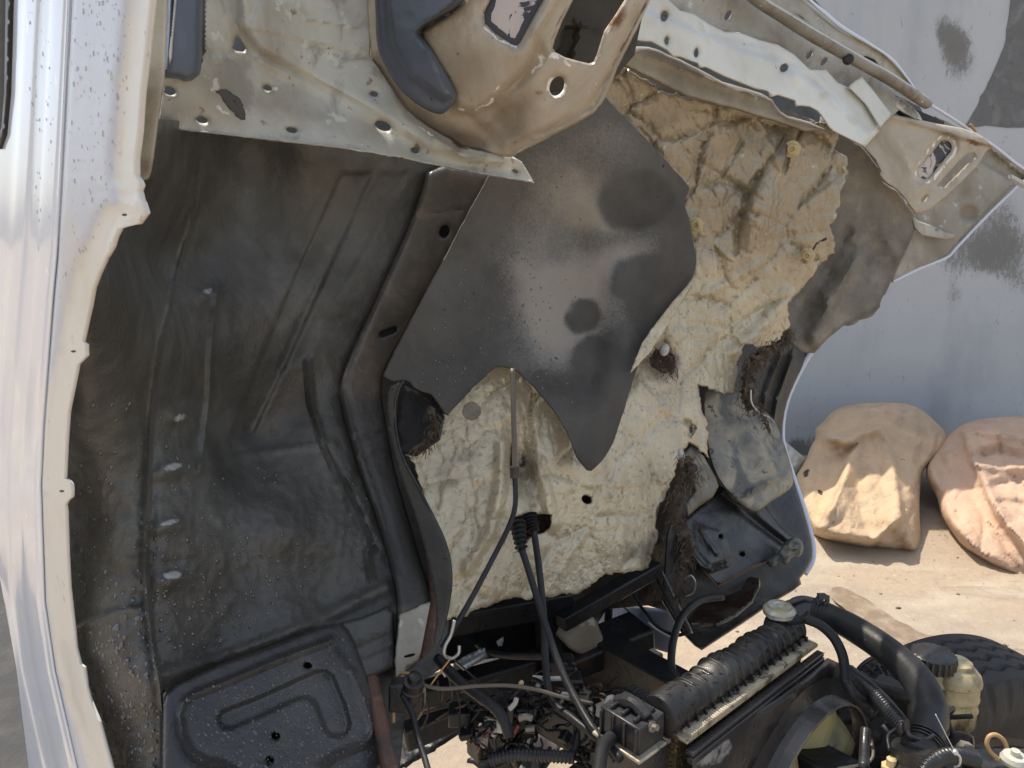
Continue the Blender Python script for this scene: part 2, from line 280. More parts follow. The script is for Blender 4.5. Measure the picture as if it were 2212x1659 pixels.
# ground and wall
pm('concrete', (.36, .287, .208), .82, 0, [dict(c=(.24, .19, .14), s=16, lo=.56, hi=.70, m=.7, det=12), dict(c=(.31, .26, .205), s=1.1, lo=.42, hi=.62, dist=1), dict(c=(.42, .36, .28), s=2.6, lo=.48, hi=.68, st=(.6, 1.6, 1)), dict(c=(.24, .19, .145), s=3.2, lo=.58, hi=.72, st=(.7, 1.5, 1), dist=1),
      dict(c=(.48, .42, .33), s=38, lo=.58, hi=.72, m=.6), dict(c=(.12, .10, .08), s=60, lo=.70, hi=.75)], [('noise', 30, .5, .015), ('noise', 160, .4, .004), ('noise', 5, .3, .03)], rvar=.1)
pm('damp_mark', (.22, .165, .115), .38, 0, [dict(c=(.32, .26, .20), s=14, lo=.45, hi=.65), dict(c=(.6, .56, .5), s=130, lo=.64, hi=.7)], [('noise', 80, .5, .006)])
pm('wall_paint', (.43, .46, .49), .85, 0, [dict(c=(.48, .505, .53), s=.9, lo=.4, hi=.66), dict(c=(.36, .39, .42), s=2.4, lo=.52, hi=.72, st=(1, 1, .35)), dict(c=(.27, .28, .285), s=13, lo=.92, hi=1.35, a='a', m=.55, det=15, dist=.8, st=(1.2, 1, .5)), dict(c=(.17, .17, .165), s=42, det=15, lo=1.0, hi=1.16, a='a', m=.65, dist=.5, st=(1.2, 1, .5)),
      dict(c=(.15, .15, .14), s=120, det=8, lo=.98, hi=1.2, a='a', m=.6), dict(c=(.20, .21, .20), s=17, lo=.64, hi=.72, m=.7, dist=1, st=(1.3, 1, .6), det=12), dict(c=(.16, .15, .14), s=26, lo=.69, hi=.72, m=.7)], [('noise', 25, .25, .01), ('noise', 3, .2, .04)], spec=.2)
pm('cement_render', (.155, .16, .165), .9, 0, [dict(c=(.22, .225, .23), s=5, lo=.5, hi=.68, dist=1), dict(c=(.14, .14, .14), s=22, lo=.52, hi=.66)], [('noise', 30, .4, .01)], spec=.2)

# ---------------------------------------------------------------- object helpers
COL = scene.collection
def thing(name, label, cat, loc, group=None):
    o = bpy.data.objects.new(name, None); COL.objects.link(o); o.location = loc; o.empty_display_size = .05
    o['label'] = label; o['category'] = cat
    if group: o['group'] = group
    return o
def tag(o, label, cat, group=None):
    o['label'] = label; o['category'] = cat
    if group: o['group'] = group
    return o
def org(par):
    v = Vector((0, 0, 0))
    while par is not None: v = v + par.location; par = par.parent
    return v
def link(name, verts, faces, mat, par=None, smooth=True, attrs=None, label=None, solid=0, origin=None):
    me = bpy.data.meshes.new(name); V = np.asarray(verts, float)
    o0 = org(par) if par else Vector((0, 0, 0))
    if origin is not None: loc = Vector(origin)
    else:
        loc = Vector(((V[:, 0].min() + V[:, 0].max()) / 2, (V[:, 1].min() + V[:, 1].max()) / 2, V[:, 2].min())) if par is None else o0
    me.from_pydata((V - np.array(loc)[None]).tolist(), [], [list(map(int, f)) for f in faces])
    if smooth: me.polygons.foreach_set('use_smooth', [True] * len(me.polygons))
    for k, v in (attrs or {}).items():
        a = me.attributes.new(k, 'FLOAT', 'POINT'); a.data.foreach_set('value', np.asarray(v, np.float32))
    me.materials.append(M[mat]); me.update()
    o = bpy.data.objects.new(name, me); COL.objects.link(o)
    if par: o.parent = par
    o.location = loc - o0
    if label: o['label'] = label
    if solid:
        s = o.modifiers.new('thick', 'SOLIDIFY'); s.thickness = solid; s.offset = -1
    return o
def panel(name, outline, D, mat, par=None, holes=(), relief=None, step=9, thick=.002, roll=None, rag=0, smooth=0, attrs=None, label=None, seed=1, hole_lip=0, lines=()):
    """sheet of metal / foil: outline and holes in picture units, depth function D (m), relief (m) towards the viewer"""
    if not callable(D): D = tps(D) if not isinstance(D, (int, float)) else (lambda x, y, q=D: np.full(len(np.atleast_1d(x)), q))
    op = chaikin(outline, smooth) if smooth else outline
    bd = resample(op, step); n0 = len(bd); ba = np.array(bd)
    if rag:
        jx = rag * 2 * (vn(ba[:, 0], ba[:, 1], 7, seed) - .5) + rag * 2 * (vn(ba[:, 0], ba[:, 1], 19, seed + 5) - .5)
        jy = rag * 2 * (vn(ba[:, 0], ba[:, 1], 7, seed + 9) - .5) + rag * 2 * (vn(ba[:, 0], ba[:, 1], 19, seed + 3) - .5)
        ba = ba + np.c_[jx, jy]
    loops = [ba] + [np.array(resample(h, max(3, step * .6))) for h in holes]
    x0, y0 = ba.min(0); x1, y1 = ba.max(0)
    gx, gy = np.meshgrid(np.arange(x0, x1, step), np.arange(y0, y1, step * .87)); gx = gx + (np.arange(gx.shape[0])[:, None] % 2) * step * .5
    gx = gx.ravel(); gy = gy.ravel(); k = inpoly(gx, gy, ba) & (pdist(gx, gy, ba, True) > step * .45)
    for h in loops[1:]: k &= ~inpoly(gx, gy, h) & (pdist(gx, gy, h, True) > step * .4)
    extra = []
    def offs(poly, ds, closed):
        q = np.array(resample(poly, step * .8, closed), float); t = (np.roll(q, -1, 0) - np.roll(q, 1, 0)) if closed else np.gradient(q, axis=0)
        t /= np.hypot(t[:, 0], t[:, 1])[:, None] + 1e-9; nn = np.c_[-t[:, 1], t[:, 0]]; o = []
        for d_ in ds:
            c_ = q + nn * d_; e_ = pdist(c_[:, 0], c_[:, 1], poly, closed); o.append(c_[e_ > abs(d_) * .9])
        return np.concatenate(o)
    L_ = [(l[0], [-l[1], -l[1] * .5, 0, l[1] * .5, l[1]], l[1], len(l) > 2) for l in lines]
    if roll: L_.append((ba, [s_ * roll[0] * f_ for s_ in (-1, 1) for f_ in (.3, .65, 1.)], roll[0], True))
    for (pl, ds, wd, cl) in L_:
        c_ = offs(pl, ds, cl); kk = inpoly(c_[:, 0], c_[:, 1], ba) & (pdist(c_[:, 0], c_[:, 1], ba, True) > 1.2)
        for h in loops[1:]: kk &= ~inpoly(c_[:, 0], c_[:, 1], h) & (pdist(c_[:, 0], c_[:, 1], h, True) > step * .4)
        c_ = c_[kk]; k &= pdist(gx, gy, pl, cl) > wd + step * .35
        for e_ in extra:
            if len(e_) and len(c_):
                dm = np.concatenate([np.sqrt(((c_[i:i + 500, None] - e_[None]) ** 2).sum(-1)).min(1) for i in range(0, len(c_), 500)]); c_ = c_[dm > 2.2]
        extra.append(c_)
    pts = np.r_[np.concatenate(loops), np.c_[gx[k], gy[k]]]
    for e_ in extra:
        if len(e_): pts = np.r_[pts, e_]
    edges = []; s = 0
    for l in loops: edges += [(s + i, s + (i + 1) % len(l)) for i in range(len(l))]; s += len(l)
    res = delaunay_2d_cdt([Vector(p) for p in pts], edges, [], 0, 1e-4)
    P = np.array([tuple(v) for v in res[0]]); T = np.array([f for f in res[2]])
    c = P[T].mean(1); keep = inpoly(c[:, 0], c[:, 1], ba)
    for h in loops[1:]: keep &= ~inpoly(c[:, 0], c[:, 1], h)
    T = T[keep]; x, y = P[:, 0], P[:, 1]
    d = D(x, y) * np.ones(len(x))
    if relief is not None: d = d - relief(x, y)
    if roll:
        e = pdist(x, y, ba, True); q = np.clip(1 - e / roll[0], 0, 1); d = d + roll[1] * (1 - np.sqrt(np.clip(1 - q * q, 0, 1)))
    if hole_lip:
        for h in loops[1:]: e = pdist(x, y, h, True); d = d + hole_lip * (1 - sstep(e, 0, 9))
    Wd = world_np(x, y, d)
    # winding towards the camera
    a, b, cc = Wd[T[:, 0]], Wd[T[:, 1]], Wd[T[:, 2]]; nrm = np.cross(b - a, cc - a); fl = (nrm * (a - np.array(CAM))).sum(1) > 0
    T[fl] = T[fl][:, ::-1]
    used = np.unique(T); mp = np.full(len(P), -1); mp[used] = np.arange(len(used))
    at = {k_: f(x[used], y[used]) for k_, f in (attrs or {}).items()}
    o = link(name, Wd[used], mp[T], mat, par, True, at, label, solid=thick)
    o.data.set_sharp_from_angle(angle=R(50)) if hasattr(o.data, 'set_sharp_from_angle') else None
    return o
def strip(name, ys_, cols, D, mat, par, relief, thick=.003, attrs=None, label=None):
    "structured sheet: cols(y) gives the x of every column"
    X = np.array([cols(y) for y in ys_]); m_ = X.shape[1]; x = X.ravel(); y = np.repeat(ys_, m_)
    Wd = world_np(x, y, D(x, y) - relief(x, y)); Fc = [(j * m_ + i, (j + 1) * m_ + i, (j + 1) * m_ + i + 1, j * m_ + i + 1) for j in range(len(ys_) - 1) for i in range(m_ - 1)]
    a, b, c = Wd[Fc[0][0]], Wd[Fc[0][1]], Wd[Fc[0][2]]
    if np.dot(np.cross(b - a, c - a), a - np.array(CAM)) > 0: Fc = [f[::-1] for f in Fc]
    return link(name, Wd, Fc, mat, par, True, {k: f(x, y) for k, f in (attrs or {}).items()}, label, solid=thick)
def solidblob(name, outline, d0, bulge, mat, par=None, relief=None, step=9, smooth=1, attrs=None, label=None, pw=.5, reach=90):
    "closed stuffed shape with the given outline"
    op = chaikin(outline, smooth); ba = np.array(resample(op, step)); x0, y0 = ba.min(0); x1, y1 = ba.max(0)
    gx, gy = np.meshgrid(np.arange(x0, x1, step), np.arange(y0, y1, step)); gx, gy = gx.ravel(), gy.ravel()
    k = inpoly(gx, gy, ba) & (pdist(gx, gy, ba, True) > step * .45); pts = np.r_[ba, np.c_[gx[k], gy[k]]]; n = len(ba)
    res = delaunay_2d_cdt([Vector(p) for p in pts], [(i, (i + 1) % n) for i in range(n)], [], 0, 1e-4)
    P = np.array([tuple(v) for v in res[0]]); T = np.array([f for f in res[2]]); c = P[T].mean(1); T = T[inpoly(c[:, 0], c[:, 1], ba)]
    x, y = P[:, 0], P[:, 1]; e = np.clip(pdist(x, y, ba, True) / reach, 0, 1); q = (1 - (1 - e) ** 2) ** pw
    D = d0(x, y) if callable(d0) else np.full(len(x), float(d0))
    r = relief(x, y) if relief is not None else 0
    f = world_np(x, y, D - bulge * q - r * np.minimum(1, e * 4)); b = world_np(x, y, D + bulge * q + .002)
    N_ = len(x); A, B_, C_ = f[T[:, 0]], f[T[:, 1]], f[T[:, 2]]; fl = (np.cross(B_ - A, C_ - A) * (A - np.array(CAM))).sum(1) > 0; T[fl] = T[fl][:, ::-1]
    fe = [(i, (i + 1) % n) for i in range(n)]
    faces = T.tolist() + (T[:, ::-1] + N_).tolist() + [[i, j, j + N_, i + N_] for i, j in fe]
    at = {k_: np.r_[g(x, y), g(x, y)] for k_, g in (attrs or {}).items()}
    return link(name, np.r_[f, b], faces, mat, par, True, at, label)
def catmull(P, n=8):
    P = [Vector(p) for p in P]
    if len(P) < 3: return [P[0].lerp(P[-1], i / n) for i in range(n + 1)]
    Q = [P[0] * 2 - P[1]] + P + [P[-1] * 2 - P[-2]]; o = []
    for i in range(1, len(Q) - 2):
        a, b, c, d = Q[i - 1:i + 3]
        for k in range(n):
            t = k / n; o.append(.5 * ((2 * b) + (c - a) * t + (2 * a - 5 * b + 4 * c - d) * t * t + (3 * b - a - 3 * c + d) * t ** 3))
    o.append(P[-1]); return o
def sweep(path, rf, seg=10, flat=1., closed=False):
    V = []; Fc = []; n = len(path); up = Vector((0, 0, 1)); pr = None
    for i, p in enumerate(path):
        t = (path[min(i + 1, n - 1)] - path[max(i - 1, 0)]); t = t.normalized() if t.length > 0 else Vector((0, 0, 1))
        if pr is None:
            a = t.cross(up)
            if a.length < .1: a = t.cross(Vector((1, 0, 0)))
            a.normalize()
        else:
            a = (pr - t * pr.dot(t)); a.normalize()
        pr = a; b = t.cross(a); r = rf(i / (n - 1)) if callable(rf) else rf
        for k in range(seg):
            th = 2 * math.pi * k / seg; V.append(p + a * (r * math.cos(th)) + b * (r * flat * math.sin(th)))
    for i in range(n - 1):
        for k in range(seg): Fc.append((i * seg + k, i * seg + (k + 1) % seg, (i + 1) * seg + (k + 1) % seg, (i + 1) * seg + k))
    if not closed:
        Fc.append(tuple(range(seg))[::-1]); Fc.append(tuple((n - 1) * seg + k for k in range(seg)))
    return [tuple(v) for v in V], Fc
def tube(name, pts, r, mat, par=None, seg=10, n=8, world=False, label=None, flat=1., smooth=True):
    P = [Vector(p) if world else U(*p) for p in pts]; path = catmull(P, n)
    v, f = sweep(path, r, seg, flat); return link(name, v, f, mat, par, smooth, label=label)
class MB:
    def __init__(s): s.v = []; s.f = []
    def add(s, v, f): n = len(s.v); s.v += [tuple(q) for q in v]; s.f += [tuple(i + n for i in q) for q in f]; return s
    def box(s, c, ax, ay, az, bev=0):
        c, ax, ay, az = map(Vector, (c, ax, ay, az)); V = []
        for k in (-1, 1):
            for (i, j) in ((-1, -1), (1, -1), (1, 1), (-1, 1)): V.append(c + ax * i + ay * j + az * k)
        return s.add(V, [(3, 2, 1, 0), (4, 5, 6, 7), (0, 1, 5, 4), (1, 2, 6, 5), (2, 3, 7, 6), (3, 0, 4, 7)])
    def tube(s, pts, r, seg=8, n=6, flat=1.): v, f = sweep(catmull(pts, n), r, seg, flat); return s.add(v, f)
    def lathe(s, base, axis, prof, seg=28, sq=None):
        base = Vector(base); ax = Vector(axis).normalized(); a = ax.orthogonal().normalized(); b = ax.cross(a); V = []; Fc = []
        for (r, h) in prof:
            for k in range(seg):
                t = 2 * math.pi * k / seg; q = sq(t, r, h) if sq else r; V.append(base + ax * h + a * (q * math.cos(t)) + b * (q * math.sin(t)))
        for i in range(len(prof) - 1):
            for k in range(seg): Fc.append((i * seg + k, i * seg + (k + 1) % seg, (i + 1) * seg + (k + 1) % seg, (i + 1) * seg + k))
        Fc.append(tuple(range(seg))[::-1]); Fc.append(tuple((len(prof) - 1) * seg + k for k in range(seg)))
        return s.add(V, Fc)
    def done(s, name, mat, par=None, smooth=True, label=None, bevel=0):
        o = link(name, s.v, s.f, mat, par, smooth, label=label)
        if bevel:
            b = o.modifiers.new('bevel', 'BEVEL'); b.width = bevel; b.segments = 2; b.limit_method = 'ANGLE'; b.angle_limit = R(40)
        if smooth and hasattr(o.data, 'set_sharp_from_angle'): o.data.set_sharp_from_angle(angle=R(35))
        return o
def droplets(name, par, D, relief, region, n, rmin, rmax, seed, dens=None, mt='droplet'):
    rs = np.random.RandomState(seed); r = np.array(region); x0, y0 = r.min(0); x1, y1 = r.max(0); mb = MB()
    xs = rs.uniform(x0, x1, n * 6); ys = rs.uniform(y0, y1, n * 6); k = inpoly(xs, ys, region)
    if dens is not None: k &= rs.rand(len(xs)) < dens(xs, ys)
    xs, ys = xs[k][:n], ys[k][:n]
    rel = relief if relief is not None else (lambda a, b: 0 * a)
    p = world_np(xs, ys, D(xs, ys) - rel(xs, ys)); px = world_np(xs + 2, ys, D(xs + 2, ys) - rel(xs + 2, ys)); py = world_np(xs, ys + 2, D(xs, ys + 2) - rel(xs, ys + 2))
    seg = 7
    for i in range(len(xs)):
        P = Vector(p[i]); n_ = (Vector(px[i]) - P).cross(Vector(py[i]) - P); n_.normalize()
        if n_.dot(CAM - P) < 0: n_ = -n_
        dn = Vector((0, 0, -1)); a = dn - n_ * dn.dot(n_); a.normalize(); b = n_.cross(a); q = rmin + (rmax - rmin) * rs.rand() ** 3; el = 1 + rs.rand() * .7
        sk_ = rs.uniform(-.5, .5); V = []; 
        for (rr, hh) in ((1, -.1), (.92, .22), (.6, .48)):
            for kx in range(seg):
                t = 2 * math.pi * kx / seg; V.append(P + a * (q * rr * el * math.cos(t)) + b * (q * rr * (math.sin(t) + sk_ * .3 * math.cos(t))) + n_ * (q * hh))
        V.append(P + n_ * (q * .58)); Fc = []
        for ri in range(2):
            for kx in range(seg): Fc.append((ri * seg + kx, ri * seg + (kx + 1) % seg, (ri + 1) * seg + (kx + 1) % seg, (ri + 1) * seg + kx))
        for kx in range(seg): Fc.append((2 * seg + kx, 2 * seg + (kx + 1) % seg, 3 * seg))
        mb.add(V, Fc)
    o = link(name, mb.v, mb.f, mt, par); o['kind'] = 'stuff'; return o
#BODY
# ================================================================ SETTING
def gridmesh(name, x0, x1, y0, y1, n, m_, fz, mat):
    X, Y = np.meshgrid(np.linspace(x0, x1, n), np.linspace(y0, y1, m_)); X, Y = X.ravel(), Y.ravel(); Zz = fz(X, Y)
    F_ = [(j * n + i, j * n + i + 1, (j + 1) * n + i + 1, (j + 1) * n + i) for j in range(m_ - 1) for i in range(n - 1)]
    return link(name, np.c_[X, Y, Zz], F_, mat, None, True, origin=(0, 0, 0))
g = link('ground', [(-60, -60, -.012), (60, -60, -.012), (60, 60, -.012), (-60, 60, -.012)], [(0, 1, 2, 3)], 'concrete', origin=(0, 0, 0)); g['kind'] = 'structure'
g = gridmesh('yard', -6, 7, -3, 5.6, 120, 100, lambda x, y: .009 * fbm(x, y, 1.1, 3) + .003 * fbm(x, y, .22, 5), 'concrete'); g['kind'] = 'structure'
def ground_patch(name, pts, z, seed, mt='damp_mark'):
    c = chaikin(pts, 2); b = resample(c, 8); ba = np.array(b); j = 9 * (vn(ba[:, 0], ba[:, 1], 22, seed) - .5); ba[:, 1] += j
    V = [tuple(Z(x, y, z)) for x, y in ba]; o = link(name, V, [tuple(range(len(V)))], mt, None, False); o['kind'] = 'structure'
# boundary wall (shaded side)
WY = 5.05
def wallpt(x, y):
    r = ray(x, y); return CAM + r * ((WY - CAM.y) / r.y)
wall = thing('boundary_wall', 'tall blue-grey painted yard wall with dark mould stains', 'wall', (2.2, WY, 0))
X, Zz = np.meshgrid(np.linspace(-3.5, 7, 260), np.linspace(-.05, 3.05, 90)); X, Zz = X.ravel(), Zz.ravel()
# stains given in picture units
px = CX + F * X / (WY * cp - (Zz - 1.6) * sp); py = CY - F * ((Zz - 1.6) * cp + WY * sp) / (WY * cp - (Zz - 1.6) * sp)
st = blob(px, py, 2060, 100, 40, 95, .6) + blob(px, py, 2030, 60, 25, 50, .4) + blob(px, py, 2110, 140, 60, 70, .3) + blob(px, py, 2075, 265, 50, 60, .38) + blob(px, py, 2000, 260, 30, 60, .35) + blob(px, py, 2160, 500, 110, 80, .62) + blob(px, py, 2030, 470, 60, 60, .3) + blob(px, py, 2160, 400, 70, 60, .25) + blob(px, py, 1960, 620, 60, 40, .3) + blob(px, py, 2100, 560, 140, 50, .45) \
  + blob(px, py, 2060, 640, 26, 40, .4) + blob(px, py, 2200, 620, 60, 50, .45) + blob(px, py, 2200, 300, 40, 90, .35) + blob(px, py, 1790, 20, 22, 26, .35) + blob(px, py, 1722, 1000, 26, 60, .75) + blob(px, py, 1765, 925, 18, 50, .4) \
  + blob(px, py, 2090, 880, 120, 60, .25) + blob(px, py, 1900, 790, 160, 90, .16) + blob(px, py, 2140, 20, 40, 30, .3) + .45 * (fbm(px, py, 90, 4)) + .3 * sstep(-Zz, -.25, 0)
n, m_ = 260, 90
link('wall_face', np.c_[X, WY + .006 * fbm(px, py, 60, 8), Zz], [(j * n + i, j * n + i + 1, (j + 1) * n + i + 1, (j + 1) * n + i) for j in range(m_ - 1) for i in range(n - 1)], 'wall_paint', wall, attrs=dict(a=st))
mb = MB(); mb.box((1.75, WY + .115, 1.5), (5.25, 0, 0), (0, .1, 0), (0, 0, 1.55)); mb.done('wall_core', 'cement_render', wall, False)
# rough cement patch, upper right, bare render
pp = [(2192, -60), (2170, 100), (2130, 190), (2087, 270), (2093, 276), (2140, 272), (2200, 277), (2330, 255), (2420, -60)]
b = resample(pp, 12); ba = np.array(b); ba += 5 * np.c_[vn(ba[:, 0], ba[:, 1], 15, 1) - .5, vn(ba[:, 0], ba[:, 1], 15, 2) - .5]
V = [tuple(wallpt(x, y) + Vector((0, -.006, 0))) for x, y in ba] + [tuple(wallpt(x, y) + Vector((0, .02, 0))) for x, y in ba]; k = len(ba)
link('render_patch', V, [tuple(range(k))] + [(i, (i + 1) % k, (i + 1) % k + k, i + k) for i in range(k)], 'cement_render', wall, False)
ground_patch('water_stain', [(1800, 1262), (1860, 1285), (1920, 1330), (2010, 1372), (2100, 1395), (2212, 1400), (2300, 1440), (2150, 1440), (1980, 1420), (1900, 1390), (1850, 1330), (1790, 1290)], .014, 3)
rs0 = np.random.RandomState(4); mb = MB()
for i in range(900):
    X_, Y_ = rs0.uniform(-1.5, 3.6), rs0.uniform(1.9, 4.9); s_ = .0025 + .009 * rs0.rand() ** 5; zz = .009 * fbm(np.array([X_]), np.array([Y_]), 1.1, 3)[0]
    a_ = rs0.uniform(0, 3.1); v_ = [(s_ * math.cos(a_ + t_) * (1 + .5 * rs0.rand()), s_ * math.sin(a_ + t_) * (.7 + .5 * rs0.rand())) for t_ in (0, 1.3, 2.6, 3.9, 5.1)]
    mb.add([(X_ + p_[0], Y_ + p_[1], zz - .001) for p_ in v_] + [(X_ + p_[0] * .6, Y_ + p_[1] * .6, zz + s_ * .7) for p_ in v_], [(0, 1, 6, 5), (1, 2, 7, 6), (2, 3, 8, 7), (3, 4, 9, 8), (4, 0, 5, 9), (5, 6, 7, 8, 9)])
gr_ = mb.done('gravel', 'grit', None, False); tag(gr_, 'loose grit and small stones scattered on the yard floor', 'grit'); gr_['kind'] = 'stuff'
ground_patch('water_stain', [(1330, 1440), (1400, 1425), (1440, 1440), (1380, 1460)], .014, 5)

# ---- canvas covered bundles in front of the wall
def folds(x, y, L):
    t = 0
    wx, wy = x + 10 * fbm(x, y, 30, 77), y + 10 * fbm(x, y, 30, 78)
    for (pts, wd, h) in L: t = t + tent(wx, wy, pts, wd * 1.5, h * 1.3)
    return t
s1o = [(1716, 1033), (1738, 1000), (1752, 962), (1762, 948), (1760, 926), (1775, 915), (1802, 884), (1839, 873), (1885, 870), (1929, 869), (1970, 874), (1998, 890), (2022, 912), (2045, 935), (2050, 962), (2030, 985), (2006, 1003), (1992, 1020), (1987, 1060), (1986, 1110), (1989, 1160), (1990, 1197), (1935, 1198), (1840, 1181), (1762, 1161), (1748, 1133), (1728, 1090)]
s1f = [([(1795, 950), (1830, 928), (1900, 918), (1930, 945), (1965, 990), (1975, 1040)], 16, .05), ([(1795, 950), (1820, 965), (1850, 950), (1835, 1000), (1815, 1060), (1800, 1100)], 20, .06),
       ([(1905, 925), (1930, 1000), (1945, 1060), (1950, 1130), (1975, 1190)], 20, .06), ([(1800, 885), (1790, 920), (1795, 950)], 7, .015), ([(1750, 1130), (1800, 1150), (1860, 1160), (1935, 1180)], 12, .03),
       ([(1860, 960), (1850, 1050), (1870, 1140)], 14, -.04), ([(1985, 905), (2000, 950), (1985, 1000)], 10, -.03), ([(1920, 1100), (1930, 1150), (1900, 1170)], 16, .035)]
sack = solidblob('canvas_bundle', s1o, lambda x, y: 4.72 - .80 * sstep(y, 880, 1180), .13, 'tan_canvas', None, lambda x, y: folds(x, y, s1f) + .12 * plateau(x, y, [(1795, 948), (1905, 918), (1935, 1000), (1950, 1120), (1870, 1190), (1790, 1190), (1760, 1140), (1800, 1080), (1825, 1000), (1850, 958), (1820, 962)], 14, 1) + .03 * fbm(x, y, 90, 3) + pillow(x, y, 42, .026, 4, 2.4, 8, .5) + pillow(x, y, 20, .0045, 9, 2.4, -20, .5) + .004 * ridged(x * .7 + y * .4, y * .6, 16, 6, 2), 5, 1,
    dict(a=lambda x, y: blob(x, y, 1772, 1064, 13, 9, .8, 35) + blob(x, y, 1742, 1020, 14, 26, .62, 20) + blob(x, y, 1770, 930, 10, 10, .5)), reach=46)
tag(sack, 'tan canvas-covered bundle with a dark tied corner, nearest the truck against the wall', 'bundle', 'canvas bundles by the wall')
s2o = [(2000, 1005), (2018, 975), (2040, 949), (2062, 928), (2091, 911), (2141, 902), (2212, 898), (2300, 905), (2370, 950), (2410, 1060), (2400, 1200), (2330, 1300), (2270, 1295), (2212, 1268), (2181, 1247), (2150, 1230), (2114, 1205), (2080, 1180), (2057, 1150), (2040, 1125), (2030, 1100), (2025, 1075), (2002, 1040)]
s2f = [([(2100, 915), (2125, 925), (2200, 945), (2260, 950)], 12, .04), ([(2085, 960), (2100, 1000), (2130, 1060), (2170, 1130), (2240, 1200)], 18, .06), ([(2000, 1010), (2045, 1060), (2060, 1110), (2110, 1190), (2200, 1255)], 14, .04),
       ([(2120, 985), (2150, 975), (2200, 990), (2260, 985)], 14, -.06), ([(2110, 1000), (2160, 1015), (2212, 1010)], 10, .045), ([(2150, 1050), (2190, 1040), (2250, 1060)], 10, -.04), ([(2160, 1085), (2220, 1090)], 8, -.03),
       ([(2030, 1000), (2040, 1050), (2070, 1120)], 14, -.035)]
sack2 = solidblob('canvas_bundle', s2o, lambda x, y: 4.62 - .92 * sstep(y, 905, 1250), .17, 'pink_canvas', None, lambda x, y: folds(x, y, s2f) + .12 * plateau(x, y, [(2100, 990), (2075, 930), (2120, 925), (2260, 950), (2400, 1000), (2390, 1230), (2230, 1210), (2150, 1110)], 18, 1) + .03 * fbm(x, y, 90, 13) + pillow(x, y, 50, .032, 14, 2.4, -35, .5) + pillow(x, y, 22, .0055, 19, 2.4, 20, .5) + .005 * ridged(x * .7 - y * .4, y * .6, 18, 6, 2), 5, 1, reach=50)
tag(sack2, 'pinkish canvas-covered bundle, crumpled and sunlit, at the right edge of the photo', 'bundle', 'canvas bundles by the wall')
rag = solidblob('plastic_sheet', [(1690, 945), (1702, 958), (1722, 975), (1745, 993), (1735, 1010), (1722, 1030), (1700, 1030), (1680, 1000)], 4.5, .05, 'dirty_white', None, lambda x, y: .02 * ridged(x, y, 18, 4), 5, 1, reach=20)
tag(rag, 'small pale plastic sheet on the ground between the truck and the tan bundle', 'sheet')
# ================================================================ TILTED CAB
cab = thing('truck_cab', 'tilted white truck cab seen from below with torn insulation and rusty black floor', 'truck cab', tuple(U(700, 1500, 1.4)))
# --- door skin and sill: plane across which the cab width runs
side = planed(U(200, 900, .86), WD)
def sx(y): return np.interp(y, [-300, 0, 300, 553, 640, 923, 1050, 1300, 1450, 1659, 1900], [165, 155, 140, 126, 118, 96, 90, 98, 120, 168, 240])     # seam
def lx(y): return np.interp(y, [-300, 0, 310, 700, 1150, 1250, 1440, 1659, 1900], [22, 25, 12, -60, -30, 0, 35, 62, 100])
ys = [-260, 0, 150, 300, 430, 553, 640, 780, 923, 1050, 1180, 1300, 1450, 1560, 1659, 1850]
def door_rel(x, y):
    c = sx(y); t = c - x
    return .003 * sstep(t, 12, 18) * (1 - sstep(t, 40, 48)) + .006 * sstep(t, 66, 78) * (1 - sstep(t, 96, 112)) + .006 * bead(x, y, [(45, 1659), (30, 1440), (10, 1300), (-10, 1250)], 12, 1) \
        - .009 * (blob(x, y, 20, 890, 15, 100, 1, 2, 2) + blob(x, y, 72, 880, 12, 105, 1, 2, 2)) + .002 * fbm(x, y, 160, 2)
winh = [(-420 + 40, -200), (22, -200), (20, 0), (16, 200), (8, 285), (-4, 318), (-20, 300), (-60, 200), (-380, 100)]
YS = np.arange(-260, 1861, 9.)
def dcols(y):
    a, b = float(sx(y)) - 1.5, float(np.interp(y, [-260, 1100, 1180, 1250, 1440, 1659, 1860], [-420, -420, -200, 0, 35, 62, 95])); T_ = [0, 2.5, 5, 9, 12, 14, 16, 18, 22, 30, 40, 43, 46, 50, 58, 66, 69, 72, 75, 78, 84, 90, 96, 100, 105, 112, 118]
    o = [max(a - t, b + .02 * (28 - i)) for i, t in enumerate(T_)]; e = o[-1]; return o + [e + (b - e) * (q / 10.) for q in range(1, 11)]
door = strip('door', YS, dcols, side, 'door_paint', cab, lambda x, y: door_rel(x, y) - .006 * (1 - sstep(sx(y) - x, 0, 4)))
panel('window', [(-390, -190), (14, -190), (12, 0), (10, 200), (3, 280), (-4, 300), (-18, 290), (-60, 210), (-380, 110)], lambda x, y: side(x, y) - .006, 'glass_dark', door, step=30, thick=.004)
panel('weatherstrip', [(14, -200), (23, -200), (22, 0), (17, 200), (9, 290), (-2, 322), (-10, 305), (3, 275), (9, 200), (12, 0)], lambda x, y: side(x, y) - .010, 'rubber', door, step=8, thick=.008)
rx_pts = [(331, -260), (331, 0), (319, 118), (309, 200), (303, 290), (296, 345), (296, 380), (303, 391), (307, 400), (303, 413), (311, 438), (318, 460), (301, 484), (280, 489), (259, 494), (250, 512), (244, 534), (232, 553), (212, 597), (203, 622), (196, 660), (187, 700), (181, 728), (179, 738), (186, 744), (187, 768), (178, 778), (168, 788), (160, 830), (148, 889), (143, 960), (140, 1034), (150, 1040), (155, 1047), (156, 1062), (155, 1074), (146, 1082), (141, 1091), (143, 1106), (146, 1200), (150, 1270), (160, 1358), (164, 1400), (173, 1435), (182, 1442), (188, 1486), (196, 1515), (215, 1560), (242, 1659), (300, 1850)]
RXs = np.array(rx_pts)
sill_out = rx_pts + [(float(sx(y)) + 1.5, y) for y in ys[::-1]]
